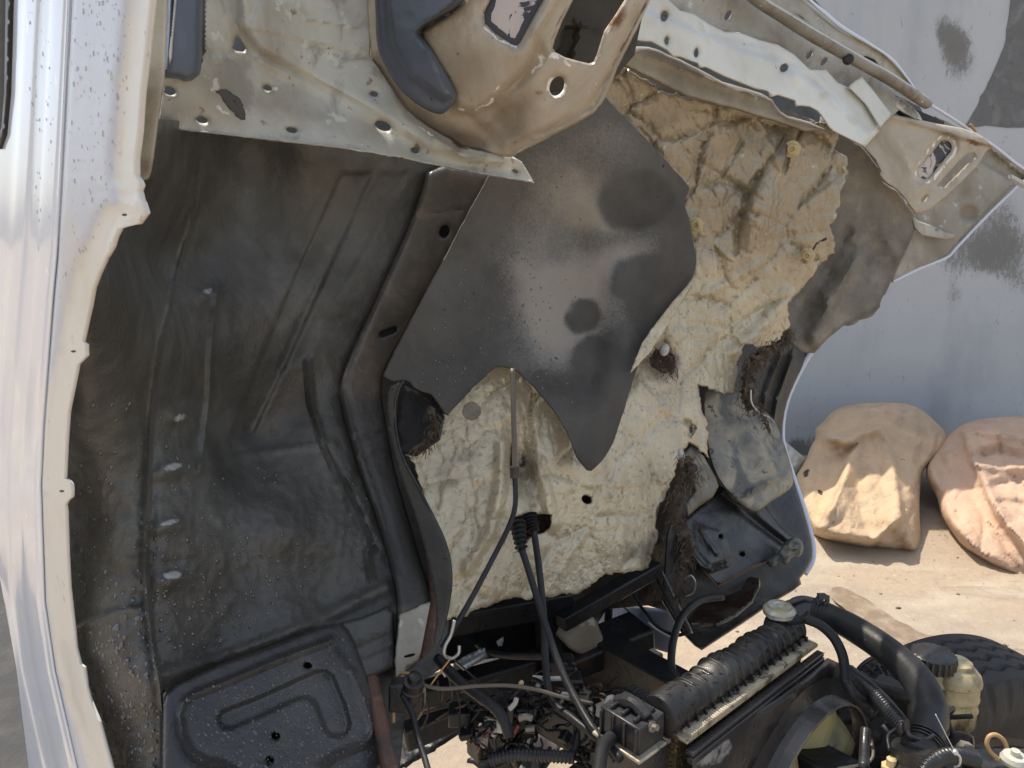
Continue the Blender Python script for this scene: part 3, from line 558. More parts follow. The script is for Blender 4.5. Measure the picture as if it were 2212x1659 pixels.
def sill_rel(x, y):
    e = pdist(x, y, rx_pts); return .012 * sstep(e, 34, 70) + .004 * bead(x, y, [(232, 553), (255, 500), (285, 470), (300, 430)], 9, 1) + .003 * fbm(x, y, 50, 6)
YS2 = np.unique(np.r_[np.arange(-260, 1861, 6.), RXs[:, 1]])
def scols(y):
    a, b = float(sx(y)) + 1.5, float(np.interp(y, RXs[:, 1], RXs[:, 0])); w_ = b - a; T_ = [0, .03, .07, .12, .2, .28, .36, .42, .48, .54, .6, .66, .72, .8, .88, .94, 1.]
    return [a + w_ * t for t in T_]
droplets('water_droplets', door, side, lambda x, y: door_rel(x, y), [(60, 0), (120, 0), (110, 500), (70, 600)], 60, .0006, .0020, 31, None, 'droplet_clear')
sill = strip('body_side', YS2, scols, side, 'sill_paint', cab, lambda x, y: sill_rel(x, y) - .008 * (1 - sstep(x - sx(y), 0, 6)), attrs=dict(a=lambda x, y: sstep(pdist(x, y, rx_pts), 34, 64) * .9))
droplets('water_droplets', sill, side, sill_rel, [(160, 0), (290, 0), (270, 330), (190, 560), (135, 620), (145, 300)], 170, .0006, .0022, 32, None, 'droplet_clear')
for (hx, hy) in ((158, 759), (133, 1061), (268, 464)): panel('slot_hole', ell(hx, hy, 5, 2.4, 0, 12), lambda x, y: side(x, y) - .0015, 'dark_void', sill, step=3, thick=.001)
# inner flange, greyer, beside the sill near the top
panel('sill_flange', [(322, -260), (368, -260), (362, 0), (356, 168), (341, 276), (334, 330), (328, 370), (322, 386), (307, 391), (292, 380), (290, 330), (300, 240), (306, 180), (312, 120)], lambda x, y: side(x, y) + .02 + .0006 * (x - 300), 'cream_paint', cab, step=8, roll=(8, .004), attrs=dict(a=lambda x, y: blob(x, y, 318, 362, 22, 22, .8)))
v = MB(); v.tube([U(301, 395, .765), U(280, 410, .765), U(290, 423, .765), U(305, 432, .765), U(311, 445, .766)], .0012, 6); v.done('seam_edge', 'dark_void', sill)
tube('spring_clip', [(266, 462, .776), (275, 470, .774), (285, 466, .774), (296, 455, .776)], .0016, 'bare_steel', cab, 6)
# dark inner slot beside pillar
Dup = tps([(330, -260, .93), (330, 200, .95), (700, -260, 1.08), (700, 150, 1.14), (1150, -200, 1.28), (1150, 395, 1.22), (340, 280, .98), (740, 322, 1.10), (900, 250, 1.17)])
# --- black floor pan
sdp = lambda x, y: float(side(x, y))
Df = tps([(60, 200, sdp(60, 200) + .04), (60, 900, sdp(60, 900) + .04), (60, 1500, sdp(60, 1500) + .04), (150, 300, sdp(150, 300) + .06), (300, 300, sdp(300, 300) + .14), (240, 600, sdp(240, 600) + .09), (150, 900, sdp(150, 900) + .05), (160, 1400, sdp(160, 1400) + .05), (240, 1700, sdp(240, 1700) + .05), (330, 560, 1.10), (322, 900, 1.08), (320, 1200, 1.06), (345, 1480, 1.02), (350, 1800, .98), (450, 300, 1.22), (470, 620, 1.26), (450, 860, 1.24), (438, 1010, 1.20),
          (650, 320, 1.36), (640, 620, 1.40), (520, 960, 1.36), (760, 600, 1.46), (700, 960, 1.44), (600, 1150, 1.30), (500, 1100, 1.25), (470, 1300, 1.16), (640, 1340, 1.24), (450, 1430, 1.13), (700, 1300, 1.32), (820, 1300, 1.36), (950, 450, 1.58), (880, 900, 1.56), (960, 1250, 1.46), (1150, 400, 1.70), (850, 1480, 1.30), (400, 1800, 1.03), (840, 1800, 1.15)])
seam = [(420, 420), (413, 475), (385, 580), (350, 720), (332, 830), (323, 920), (320, 1050), (316, 1150), (314, 1230), (318, 1300), (330, 1400), (345, 1480), (352, 1560), (352, 1700)]
RIB = [[(735, 375), (650, 560), (560, 770), (490, 955)], [(805, 375), (720, 560), (630, 760), (547, 935)], [(880, 375), (775, 560), (690, 700), (664, 780), (672, 870), (700, 960), (745, 1060), (790, 1160), (802, 1250)]]
def floor_rel(x, y):
    r = .014 * bead(x, y, seam, 9, 1) - .004 * bead(x, y, seam, 26, 1)
    chan = RIB[0] + RIB[1][::-1]
    r = r - plateau(x, y, chan, 16, .009) + bead(x, y, RIB[0], 8, .002)
    r = r - plateau(x, y, RIB[2][:4] + [(600, 800), (640, 700), (740, 500), (820, 375)], 20, .005)
    r = r + bead(x, y, RIB[2][3:], 12, .012) - bead(x, y, [(700, 950), (770, 1090), (812, 1190)], 8, .008)
    r = r + bead(x, y, [(470, 620), (455, 760), (452, 860), (440, 960), (432, 1020)], 12, .014) - groove(x, y, [(430, 1005), (520, 985), (660, 965), (720, 960)], 16, .006)
    for (cx, cy, w_, h_) in ((445, 632, 26, 12), (385, 892, 26, 12), (372, 1008, 34, 13), (363, 1128, 34, 11), (370, 1244, 30, 12)):   # pressed ledges; their sky glints are painted into the colour
        r = r + blob(x, y, cx, cy + 8, w_ * 1.1, h_ * 1.7, .017, -12)
    r = r + plateau(x, y, [(345, 955), (415, 935), (420, 1090), (345, 1105)], 14, .003) + plateau(x, y, [(338, 1085), (415, 1058), (420, 1200), (338, 1215)], 14, .003) + blob(x, y, 610, 1130, 150, 85, .045, 12) + .003 * ridged(x, y, 22, 14, 3) * sstep(y, 900, 1100)
    r = r + bead(x, y, [(160, 1362), (230, 1325), (300, 1312), (318, 1310)], 10, .006) + plateau(x, y, [(130, 1365), (230, 1328), (316, 1312), (350, 1480), (352, 1700), (150, 1700)], 14, .008)
    r = r + bead(x, y, [(350, 1460), (480, 1420), (620, 1370), (720, 1322), (830, 1270)], 26, .018) + bead(x, y, [(620, 1400), (720, 1365), (820, 1330)], 8, .008) + blob(x, y, 690, 1358, 30, 10, .008, -20)
    r = r - groove(x, y, [(270, 1590), (330, 1565), (350, 1560)], 6, .004) + plateau(x, y, [(270, 1590), (350, 1560), (352, 1700), (265, 1700)], 8, .005)
    r = r - .004 * (blob(x, y, 682, 905, 8, 9, 1) + blob(x, y, 590, 935, 7, 7, 1) + blob(x, y, 505, 925, 8, 6, 1)) + .010 * fbm(x, y, 130, 21) + .0035 * fbm(x, y, 34, 9)
    r = r + .0025 * ridged(x, y, 60, 4, 2) * sstep(y, 500, 900)
    return r
floor_out = [(float((sx(y) * .15 + np.interp(y, RXs[:, 1], RXs[:, 0]) * .85)), y) for y in (1800, 1659, 1560, 1450, 1300, 1150, 1040, 900, 768, 700, 600, 500, 400, 300, 240)] + [(330, 255), (720, 300), (1000, 350), (1180, 380), (1120, 520), (960, 900), (985, 1200), (960, 1440), (880, 1490), (850, 1800)]
ridx = lambda x, y: .5 * blob(x, y, 620, 1060, 150, 60, 1, 10) + .45 * bead(x, y, [(455, 700), (450, 860), (438, 990)], 9, 1) + .35 * blob(x, y, 700, 620, 80, 240, 1, 25) + .4 * bead(x, y, seam, 5, 1) * sstep(-y, -900, -500) + .4 * bead(x, y, RIB[0], 5, 1) + .3 * blob(x, y, 560, 330, 160, 20, 1) + .3 * blob(x, y, 780, 1340, 120, 26, 1, -25)
fl = panel('floor_pan', floor_out, Df, 'undercoat', cab, relief=floor_rel, step=6, thick=.003, lines=[(seam, 10), (RIB[0], 7), (RIB[1], 7), (RIB[2][:4], 7), (RIB[2][3:], 12), ([(470, 620), (455, 760), (452, 860), (440, 960), (432, 1020)], 12)], attrs=dict(a=ridx, b=lambda x, y: .75 * (blob(x, y, 449, 628, 17, 7, 1, -8) + blob(x, y, 388, 902, 18, 9, 1, -20) + blob(x, y, 374, 1008, 26, 9, 1, -14, 2) + blob(x, y, 364, 1129, 26, 7, 1, -14, 2) + blob(x, y, 371, 1243, 24, 11, 1, -8, 2)), c=lambda x, y: .5 * blob(x, y, 640, 600, 25, 40, 1) + .5 * blob(x, y, 345, 1560, 20, 60, 1) + .4 * bead(x, y, [(350, 1440), (420, 1430)], 16, 1)),  # b: painted sky reflection on each ledge
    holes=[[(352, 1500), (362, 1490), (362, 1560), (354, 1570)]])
Dd = lambda x, y: Df(x, y)
droplets('water_droplets', fl, Dd, floor_rel, [(160, 880), (330, 860), (430, 1010), (800, 1000), (830, 1150), (800, 1250), (400, 1440), (350, 1480), (352, 1659), (240, 1659), (180, 1480), (155, 1200)], 1100, .0006, .0030, 3, lambda x, y: .25 + .75 * sstep(y, 950, 1350))
droplets('water_droplets', fl, Dd, floor_rel, [(165, 1370), (318, 1320), (350, 1480), (352, 1659), (250, 1659), (200, 1540)], 260, .0010, .0036, 8)
# --- pressed tray at the bottom
Dt = tps([(360, 1480, 1.00), (560, 1400, 1.12), (750, 1355, 1.24), (830, 1600, 1.13), (420, 1659, .95), (640, 1560, 1.08), (700, 1800, .98), (380, 1800, .90), (850, 1800, 1.05)])
ring = [(716, 1383), (600, 1425), (480, 1475), (420, 1498), (398, 1515), (388, 1545), (395, 1590), (412, 1625), (440, 1645), (480, 1652), (505, 1665), (520, 1690)]
ring2 = [(762, 1455), (790, 1520), (805, 1570), (803, 1592), (780, 1610), (720, 1635), (690, 1660), (670, 1700)]
hook = [(470, 1558), (470, 1545), (482, 1535), (560, 1505), (680, 1450), (702, 1447), (720, 1460), (745, 1520), (757, 1562), (752, 1585), (735, 1592), (712, 1590), (700, 1575), (680, 1520), (665, 1508), (640, 1512), (560, 1550), (500, 1575), (480, 1574)]
tray_rel = lambda x, y: bead(x, y, ring, 13, .010) + bead(x, y, ring2, 13, .010) - plateau(x, y, hook, 13, .012) + bead(x, y, hook, 7, .003, True) + .002 * fbm(x, y, 90, 7) + plateau(x, y, ring + [(640, 1700), (690, 1660), (720, 1635), (803, 1592), (762, 1455)], 16, .004)
tray_o = [(350, 1660), (352, 1520), (358, 1498), (378, 1478), (480, 1432), (600, 1390), (700, 1350), (735, 1345), (752, 1358), (765, 1382), (800, 1480), (830, 1570), (840, 1600), (832, 1640), (800, 1680), (720, 1760), (600, 1800), (360, 1800)]
tr = panel('battery_tray', tray_o, Dt, 'wet_undercoat', cab, relief=tray_rel, step=5.5, lines=[(ring, 13), (ring2, 13), (hook, 8, 1)], thick=.003, roll=(12, .012), holes=[ell(596, 1589, 9, 8.5), ell(583, 1641, 8.5, 8.5), ell(665, 1437, 9, 7)], attrs=dict(a=lambda x, y: .3 * bead(x, y, ring, 5, 1) + .25 * bead(x, y, ring2, 8, 1)), hole_lip=.002)
panel('backing_plate', [(345, 1470), (400, 1500), (740, 1380), (800, 1600), (800, 1750), (345, 1750)], lambda x, y: Dt(x, y) + .045, 'dark_void', tr, step=30)
droplets('water_droplets', tr, Dt, tray_rel, [(400, 1500), (740, 1370), (820, 1600), (800, 1659), (420, 1659)], 620, .0007, .0024, 5)
# --- rusty reinforcement rail
Dr = lambda x, y: Df(x, y) - .038
rail_o = [(925, 350), (1075, 375), (1055, 392), (1000, 490), (945, 590), (890, 690), (838, 785), (826, 810), (824, 850), (836, 930), (856, 1030), (880, 1110), (905, 1200), (928, 1270), (935, 1300), (915, 1400), (903, 1430), (880, 1450), (858, 1470), (850, 1440), (858, 1330), (850, 1250), (812, 1120), (778, 1030), (752, 940), (733, 870), (730, 835), (745, 785), (800, 670), (868, 520), (905, 430)]
rail_rel = lambda x, y: -groove(x, y, [(925, 372), (880, 500), (800, 680), (755, 790), (748, 840), (775, 940), (830, 1100), (868, 1240)], 9, -.004) - bead(x, y, [(850, 470), (1010, 452)], 5, .004) - .005 * (bead(x, y, [(770, 945), (835, 930)], 8, 1) + bead(x, y, [(780, 985), (842, 968)], 8, 1)) + .004 * fbm(x, y, 50, 11)
rl = panel('reinforcement_rail', rail_o, Dr, 'rusty_rail', cab, relief=rail_rel, step=7, thick=.003, roll=(18, .026), smooth=1, holes=[ell(960, 500, 11, 14, 20), capsule(826, 722, 852, 712, 7), ell(882, 1412, 13, 3.5, -15)],
    attrs=dict(a=lambda x, y: .75 * sstep(y, 780, 900) * (1 - sstep(y, 1290, 1340)), b=lambda x, y: .45 * sstep(y, 1270, 1340) + .5 * blob(x, y, 1010, 400, 40, 26, 1)), hole_lip=.004)
panel('cream_end', [(862, 1325), (930, 1298), (936, 1305), (915, 1400), (903, 1428), (880, 1440), (868, 1490), (856, 1492), (852, 1440)], lambda x, y: Dr(x, y) - .012, 'cream_paint', cab, step=6, roll=(6, .01), rag=1.5, attrs=dict(a=lambda x, y: .5 + .3 * fbm(x, y, 20, 2)), holes=[ell(885, 1416, 13, 3, -15, 14)])
# seat box, ledge under rail
panel('lower_flange', [(735, 1345), (790, 1330), (835, 1310), (850, 1322), (856, 1440), (790, 1470), (770, 1440), (752, 1385)], lambda x, y: Df(x, y) - .03, 'undercoat', cab, step=7, roll=(9, .02), relief=lambda x, y: bead(x, y, [(752, 1400), (840, 1362)], 9, .008) + bead(x, y, [(760, 1430), (848, 1392)], 7, .006))
# --- foil insulation
Di = tps([(1300, 190, 1.50), (1500, 215, 1.62), (1830, 280, 1.80), (1830, 500, 1.86), (1700, 680, 1.90), (1600, 820, 1.86), (1500, 560, 1.76), (1300, 500, 1.68), (1100, 800, 1.52), (900, 980, 1.42), (960, 1300, 1.36), (1150, 1290, 1.44), (1400, 1200, 1.60), (1440, 1000, 1.66), (1250, 1000, 1.50), (1120, 1050, 1.45), (1520, 900, 1.76)])
foil_o = [(1290, 182), (1305, 160), (1332, 139), (1360, 150), (1400, 178), (1440, 196), (1475, 205), (1519, 215), (1570, 222), (1620, 232), (1690, 250), (1755, 265), (1790, 262), (1820, 272), (1815, 286), (1806, 308), (1805, 326), (1818, 332), (1832, 343), (1831, 372), (1820, 410), (1805, 470), (1791, 490), (1800, 505), (1805, 524), (1800, 545), (1785, 560), (1760, 590), (1715, 645), (1704, 665), (1708, 690), (1695, 720), (1684, 741), (1650, 750), (1607, 748), (1600, 775), (1587, 822), (1592, 848), (1563, 850), (1509, 832), (1513, 858), (1522, 890), (1526, 923), (1530, 960), (1531, 986), (1512, 975), (1489, 958), (1478, 975), (1462, 1008), (1452, 1037), (1440, 1070), (1421, 1097), (1415, 1137), (1421, 1156), (1410, 1190), (1402, 1228), (1375, 1236), (1346, 1234), (1320, 1240), (1296, 1250), (1270, 1275), (1240, 1284), (1205, 1284), (1178, 1290), (1150, 1296), (1110, 1292), (1070, 1304), (1020, 1322), (969, 1338), (940, 1345), (930, 1300), (945, 1240), (935, 1180), (915, 1110), (905, 1040), (895, 1007), (873, 978), (900, 960), (925, 948), (940, 925), (949, 902), (960, 860), (1000, 780), (1150, 560), (1270, 300)]
def foil_rel(x, y):
    wx, wy = x + 26 * fbm(x, y, 120, 61), y + 26 * fbm(x, y, 120, 62)
    r = (pillow(x, y, 105, .020, 3, 1.4, 35, .4) + pillow(x, y, 40, .0055, 21, 1.6, -30, .45)) * (1 - .5 * sstep(y, 700, 950)) + folds_tri(x, y, 4, 42, .0016, 31) + .014 * fbm(x, y, 190, 5) - .020
    # long fine creases radiating
    for i, (a, b, c, d, h) in enumerate([(1000, 900, 1040, 1290, .01), (1180, 900, 1240, 1200, .008), (1000, 960, 920, 1180, .008), (1330, 900, 1440, 1080, .01), (1380, 830, 1520, 960, .01), (1300, 1100, 1180, 1280, .008), (1350, 240, 1420, 330, .02), (1560, 240, 1500, 420, .014),
        (1640, 260, 1700, 400, .012), (1480, 330, 1700, 470, .012), (1480, 470, 1580, 560, .012), (1520, 640, 1660, 560, .014), (1500, 700, 1680, 720, .010), (1540, 760, 1640, 660, .012), (1700, 470, 1800, 400, .010), (1650, 520, 1790, 500, .010), (1230, 1050, 1420, 1040, .008), (960, 1060, 1100, 1000, .007)]):
        nx = x + 12 * fbm(x, y, 40, i); r = r + tent(nx, y, [(a, b), (c, d)], 12, h * .5) * (1 if i % 3 else -1)
    r = r + blob(x, y, 1640, 450, 36, 75, .055, 12, 1.4) - bead(x, y, [(1640, 375), (1610, 430), (1592, 500), (1590, 545)], 11, .014) + blob(x, y, 1690, 340, 40, 45, .03, 20) - bead(x, y, [(1735, 275), (1705, 330), (1695, 372)], 8, .015)
    r = r - blob(x, y, 1125, 990, 26, 60, .05, -10) + bead(x, y, [(1160, 1000), (1185, 1080), (1195, 1130)], 24, .02) + bead(x, y, [(1085, 960), (1080, 1060), (1060, 1150), (1010, 1230)], 22, .022) - bead(x, y, [(1150, 850), (1145, 900), (1150, 960)], 7, .012)
    r = r - blob(x, y, 1430, 770, 34, 28, .04) - bead(x, y, [(1480, 910), (1500, 925), (1490, 940)], 8, .02) - .02 * sstep(x, 1640, 1820) * 0 + .02 * bead(x, y, [(1700, 640), (1660, 700), (1590, 760)], 30, 1)
    return r
foil_a = lambda x, y: .55 * blob(x, y, 1140, 1020, 34, 80, 1) + .55 * blob(x, y, 1430, 780, 60, 46, 1) + .6 * blob(x, y, 1370, 1190, 70, 30, 1, -15) + .45 * blob(x, y, 1690, 330, 26, 60, 1) + .45 * bead(x, y, [(1640, 375), (1605, 440), (1590, 545)], 9, .4) + .5 * bead(x, y, [(1440, 1070), (1400, 1230)], 26, 1) + .4 * bead(x, y, [(1513, 840), (1590, 850), (1600, 770)], 26, 1) \
    + .35 * blob(x, y, 1010, 985, 60, 30, 1) + .22 * blob(x, y, 960, 1070, 70, 80, 1) + .3 * blob(x, y, 1400, 260, 90, 50, 1, 20) + .3 * bead(x, y, [(950, 1330), (1100, 1295), (1230, 1284), (1330, 1236)], 12, 1) + .45 * bead(x, y, [(1300, 150), (1500, 215), (1800, 268)], 10, 1) + .35 * blob(x, y, 1600, 300, 90, 60, 1) + .4 * blob(x, y, 1560, 420, 60, 40, 1)
foil_c = lambda x, y: .9 * blob(x, y, 1432, 782, 36, 30, 1, 20, 2) + .8 * blob(x, y, 1492, 928, 8, 14, 1) + .9 * bead(x, y, [(1748, 555), (1765, 525), (1785, 515)], 7, 1) + .55 * bead(x, y, [(1735, 278), (1710, 320), (1696, 370)], 3, 1) + .7 * blob(x, y, 1130, 1000, 14, 34, 1) + .65 * blob(x, y, 1580, 385, 5, 20, 1) + .7 * bead(x, y, [(1520, 845), (1560, 862), (1600, 852)], 9, 1) + .6 * bead(x, y, [(1478, 975), (1455, 1035)], 9, 1)
boot_hole = [(1108, 1118), (1130, 1112), (1170, 1110), (1195, 1112), (1194, 1128), (1186, 1145), (1170, 1152), (1150, 1158), (1135, 1175), (1112, 1172), (1105, 1150)]
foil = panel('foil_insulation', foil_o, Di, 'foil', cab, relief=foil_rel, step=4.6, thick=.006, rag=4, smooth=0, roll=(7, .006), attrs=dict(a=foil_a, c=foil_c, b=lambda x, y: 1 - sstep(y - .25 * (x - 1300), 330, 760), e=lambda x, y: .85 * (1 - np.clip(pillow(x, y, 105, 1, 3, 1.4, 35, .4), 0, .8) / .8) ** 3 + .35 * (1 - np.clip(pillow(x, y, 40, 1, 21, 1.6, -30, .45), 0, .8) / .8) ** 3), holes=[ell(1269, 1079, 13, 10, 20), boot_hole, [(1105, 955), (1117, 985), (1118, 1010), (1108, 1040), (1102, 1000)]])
panel('insulation_backing', [(880, 960), (1000, 820), (1270, 320), (1320, 170), (1480, 225), (1800, 290), (1790, 480), (1680, 650), (1600, 740), (1560, 830), (1510, 830), (1500, 940), (1440, 1030), (1400, 1200), (1290, 1240), (1180, 1278), (980, 1310), (940, 1150)], lambda x, y: Di(x, y) + .085, 'fibre', foil, step=26, relief=lambda x, y: .02 * fbm(x, y, 60, 4))
for (cx, cy) in ((1711, 322), (1502, 487), (1983 - 240, 553)):
    d = float(Di(np.array([cx]), np.array([cy]))[0]) - .035; mb = MB(); ax = (CAM - U(cx, cy, d)).normalized()
    mb.lathe(U(cx, cy, d + .02), ax, [(.015, 0), (.019, .004), (.019, .008), (.011, .010), (.010, .017), (.006, .018), (.004, .012)], 18); mb.done('push_clip', 'clip', cab, label=None)
mb = MB(); mb.lathe(U(1019, 888, 1.40), (CAM - U(1019, 888, 1.4)).normalized(), [(.016, 0), (.0175, .004), (.016, .006), (.002, .0065)], 9); mb.done('grey_patch', 'grey_felt', foil)
# --- torn brown fibre under the foil
def fibre(name, pts, wd, d0, seed, n=170):
    rs = np.random.RandomState(seed); mb = MB(); path = catmull([Vector((a, b, 0)) for a, b in pts], 10)
    ws = np.interp(np.linspace(0, 1, len(path)), np.linspace(0, 1, len(wd)), wd)
    # lumpy core
    V = []; Fc = []; sg = 9
    for i, p in enumerate(path):
        t = path[min(i + 1, len(path) - 1)] - path[max(i - 1, 0)]; t.normalize(); nx = Vector((-t.y, t.x, 0))
        for k in range(sg):
            a = 2 * math.pi * k / sg; q = ws[i] * .42 * (.25 + 1.2 * rs.rand()); o = p + nx * (q * math.cos(a)); V.append(tuple(U(o.x, o.y, d0 + .9 * q / F * d0 * math.sin(a))))
    for i in range(len(path) - 1):
        for k in range(sg): Fc.append((i * sg + k, i * sg + (k + 1) % sg, (i + 1) * sg + (k + 1) % sg, (i + 1) * sg + k))
    mb.add(V, Fc)
    for j in range(n):
        i = rs.randint(0, len(path) - 1); p = path[i]; q = ws[i]; a = p.x + rs.normal() * q * .45; b = p.y + rs.normal() * q * .4; c = d0 + rs.uniform(-.02, .012); L = []
        ang = rs.uniform(0, 6.28)
        for k in range(4):
            L.append(U(a, b, c)); ang += rs.normal() * .9; s_ = rs.uniform(3, 8); a += math.cos(ang) * s_ * .8; b += math.sin(ang) * s_ * .6 + rs.uniform(1, 9); c += rs.normal() * .004
        mb.tube(L, .0004 + .0005 * rs.rand() ** 2, 4, 3)
    return mb.done(name, 'fibre', cab, label=None)
fibre('torn_fibre', [(1480, 985), (1490, 1020), (1468, 1060), (1455, 1100), (1470, 1140), (1485, 1180), (1478, 1225), (1468, 1265), (1465, 1300)], [22, 34, 24, 24, 32, 36, 20, 12, 6], 1.60, 1, 700)
fibre('torn_fibre', [(1708, 715), (1680, 745), (1640, 770), (1620, 800), (1612, 850), (1625, 885)], [16, 26, 34, 36, 34, 18], 1.84, 2, 420)
fibre('torn_fibre', [(1640, 870), (1650, 900), (1663, 935)], [8, 16, 6], 1.80, 3, 50)
fibre('torn_fibre', [(1412, 760), (1440, 775), (1452, 800)], [16, 30, 10], 1.70, 4, 120)
fibre('torn_fibre', [(930, 880), (940, 915), (925, 950), (890, 972)], [8, 14, 12, 8], 1.39, 5, 120)
solidblob('torn_wadding', [(1425, 745), (1440, 740), (1448, 752), (1440, 770), (1425, 768)], 1.66, .01, 'dirty_white', cab, lambda x, y: .006 * ridged(x, y, 9, 2), 3, 1, reach=12)
solidblob('torn_wadding', [(1463, 972), (1472, 966), (1482, 985), (1478, 1000), (1466, 992)], 1.60, .008, 'dirty_white', cab, lambda x, y: .006 * ridged(x, y, 9, 3), 3, 1, reach=12)
tube('wire_strip', [(1622, 842, 1.80), (1624, 870, 1.80), (1640, 890, 1.80), (1664, 903, 1.79)], .0022, 'galvanised', cab, 6, flat=.5)
# --- dark sound-deadening sheet hanging over the foil
Ds = tps([(1300, 215, 1.46), (1480, 400, 1.60), (1500, 600, 1.62), (1370, 800, 1.54), (1270, 1010, 1.46), (1100, 800, 1.46), (1100, 500, 1.50), (900, 850, 1.40), (1000, 500, 1.47), (1120, 340, 1.44), (960, 900, 1.40), (1200, 950, 1.43)])
sheet_o = [(1306, 205), (1320, 222), (1400, 305), (1468, 380), (1490, 405), (1481, 425), (1479, 445), (1488, 470), (1495, 510), (1503, 545), (1505, 565), (1500, 592), (1480, 628), (1450, 665), (1425, 700), (1400, 740), (1385, 775), (1372, 810), (1350, 880), (1332, 935), (1322, 962), (1300, 996), (1277, 1018), (1268, 1016), (1244, 988), (1236, 962), (1225, 935), (1190, 880), (1155, 840), (1118, 803), (1105, 796), (1085, 793), (1070, 794), (1055, 806), (1010, 850), (966, 898), (958, 893), (948, 874), (930, 853), (910, 846), (895, 840), (885, 828), (872, 822), (850, 826), (826, 812), (850, 760), (1000, 480), (1060, 370), (1110, 300), (1200, 260)]
sheet_rel = lambda x, y: .035 * fbm(x, y, 260, 4, 2) + .006 * fbm(x, y, 60, 9) + .02 * bead(x, y, [(1340, 600), (1330, 800), (1280, 990)], 50, 1) - .02 * bead(x, y, [(1240, 500), (1250, 800)], 70, 1) + folds_tri(x, y, 4, 240, .006, 8) + .003 * fbm(x, y, 18, 2)
def sheet_a(x, y):
    t = .85 * blob(x, y, 1235, 640, 110, 80, 1, 20) + .75 * blob(x, y, 1195, 720, 75, 90, 1) + .55 * blob(x, y, 1330, 560, 110, 34, 1, -25) + .45 * blob(x, y, 1260, 420, 70, 60, 1) + .4 * blob(x, y, 1330, 300, 60, 50, 1) + .5 * blob(x, y, 1290, 480, 50, 26, 1, 20) + .35 * blob(x, y, 1150, 600, 60, 90, 1) + .3 * blob(x, y, 1180, 420, 100, 100, 1)
    wx, wy = x + 30 * fbm(x, y, 40, 2), y + 30 * fbm(x, y, 40, 3)
    bl = lambda cx, cy, rx, ry, a=0: 1 - sstep(np.sqrt(blobr(wx, wy, cx, cy, rx, ry, a)), .6, 1.15)
    return t + .32 * blob(x, y, 1250, 430, 200, 240, 1) + .45 * fbm(x, y, 70, 8) - 1.1 * bl(1258, 685, 42, 42) - 1.0 * bl(1375, 430, 84, 66, -5) - .5 * bl(1280, 760, 50, 30, -15) - .6 * bl(1370, 600, 60, 50) - .5 * bl(1420, 640, 60, 90)
def blobr(x, y, cx, cy, rx, ry, ang=0):
    c, s = math.cos(R(ang)), math.sin(R(ang)); dx, dy = x - cx, y - cy
    return ((dx * c + dy * s) / rx) ** 2 + ((-dx * s + dy * c) / ry) ** 2
def sheet_b(x, y): return .5 * sstep(-y, -760, -330) + .25 * fbm(x, y, 120, 5) - .25 * sstep(x, 1330, 1480) - .3 * (1 - sstep(blobr(x, y, 1375, 430, 84, 66, -5), .7, 1.2))
sh = panel('deadening_sheet', sheet_o, Ds, 'felt_sheet', cab, relief=sheet_rel, step=7, thick=.007, smooth=0, rag=.8, roll=(6, .004), attrs=dict(a=sheet_a, b=sheet_b))
droplets('water_droplets', sh, Ds, sheet_rel, [(1010, 560), (1150, 520), (1190, 640), (1180, 760), (1260, 860), (1260, 960), (1130, 800), (1060, 790), (960, 880), (900, 820), (900, 760)], 210, .0010, .0028, 9)
# curled beige edge
panel('curled_edge', [(1503, 592), (1490, 622), (1450, 690), (1405, 760), (1362, 806), (1372, 780), (1388, 740), (1420, 695), (1455, 650), (1484, 618)], lambda x, y: Ds(x, y) - .022, 'foil', cab, step=6, thick=.002, label='folded beige edge of the dark sheet')
# curved dark shield edge left of the foil
Dsh = tps([(860, 840, 1.36), (870, 1000, 1.33), (930, 1120, 1.29), (975, 1240, 1.25), (955, 1390, 1.22), (840, 850, 1.36), (880, 1200, 1.30)])
panel('heat_shield', [(872, 822), (860, 845), (853, 880), (856, 930), (865, 975), (885, 1020), (912, 1070), (940, 1120), (960, 1170), (973, 1215), (975, 1250), (968, 1310), (955, 1370), (940, 1405), (936, 1380), (944, 1340), (938, 1270), (925, 1215), (900, 1120), (870, 1040), (846, 960), (835, 880), (840, 835)], Dsh, 'felt_sheet', cab, step=6, thick=.004, smooth=1, relief=lambda x, y: .02 * sstep(y, 850, 1250))
tube('shield_rim', [(872, 822, 1.355), (858, 850, 1.352), (853, 900, 1.35), (866, 978, 1.32), (914, 1072, 1.29), (961, 1170, 1.26), (975, 1245, 1.24), (967, 1315, 1.22), (953, 1372, 1.21)], .0022, 'black_plastic', cab, 6)
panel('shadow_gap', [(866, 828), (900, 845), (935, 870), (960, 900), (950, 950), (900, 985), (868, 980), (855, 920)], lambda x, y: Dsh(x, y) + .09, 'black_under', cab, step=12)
# strip of dark side wall between rail and shield
panel('shield_web', [(900, 1080), (935, 1130), (955, 1200), (950, 1290), (935, 1400), (905, 1430), (930, 1300), (925, 1230)], lambda x, y: Dsh(x, y) + .035, 'rust_steel', cab, step=9)
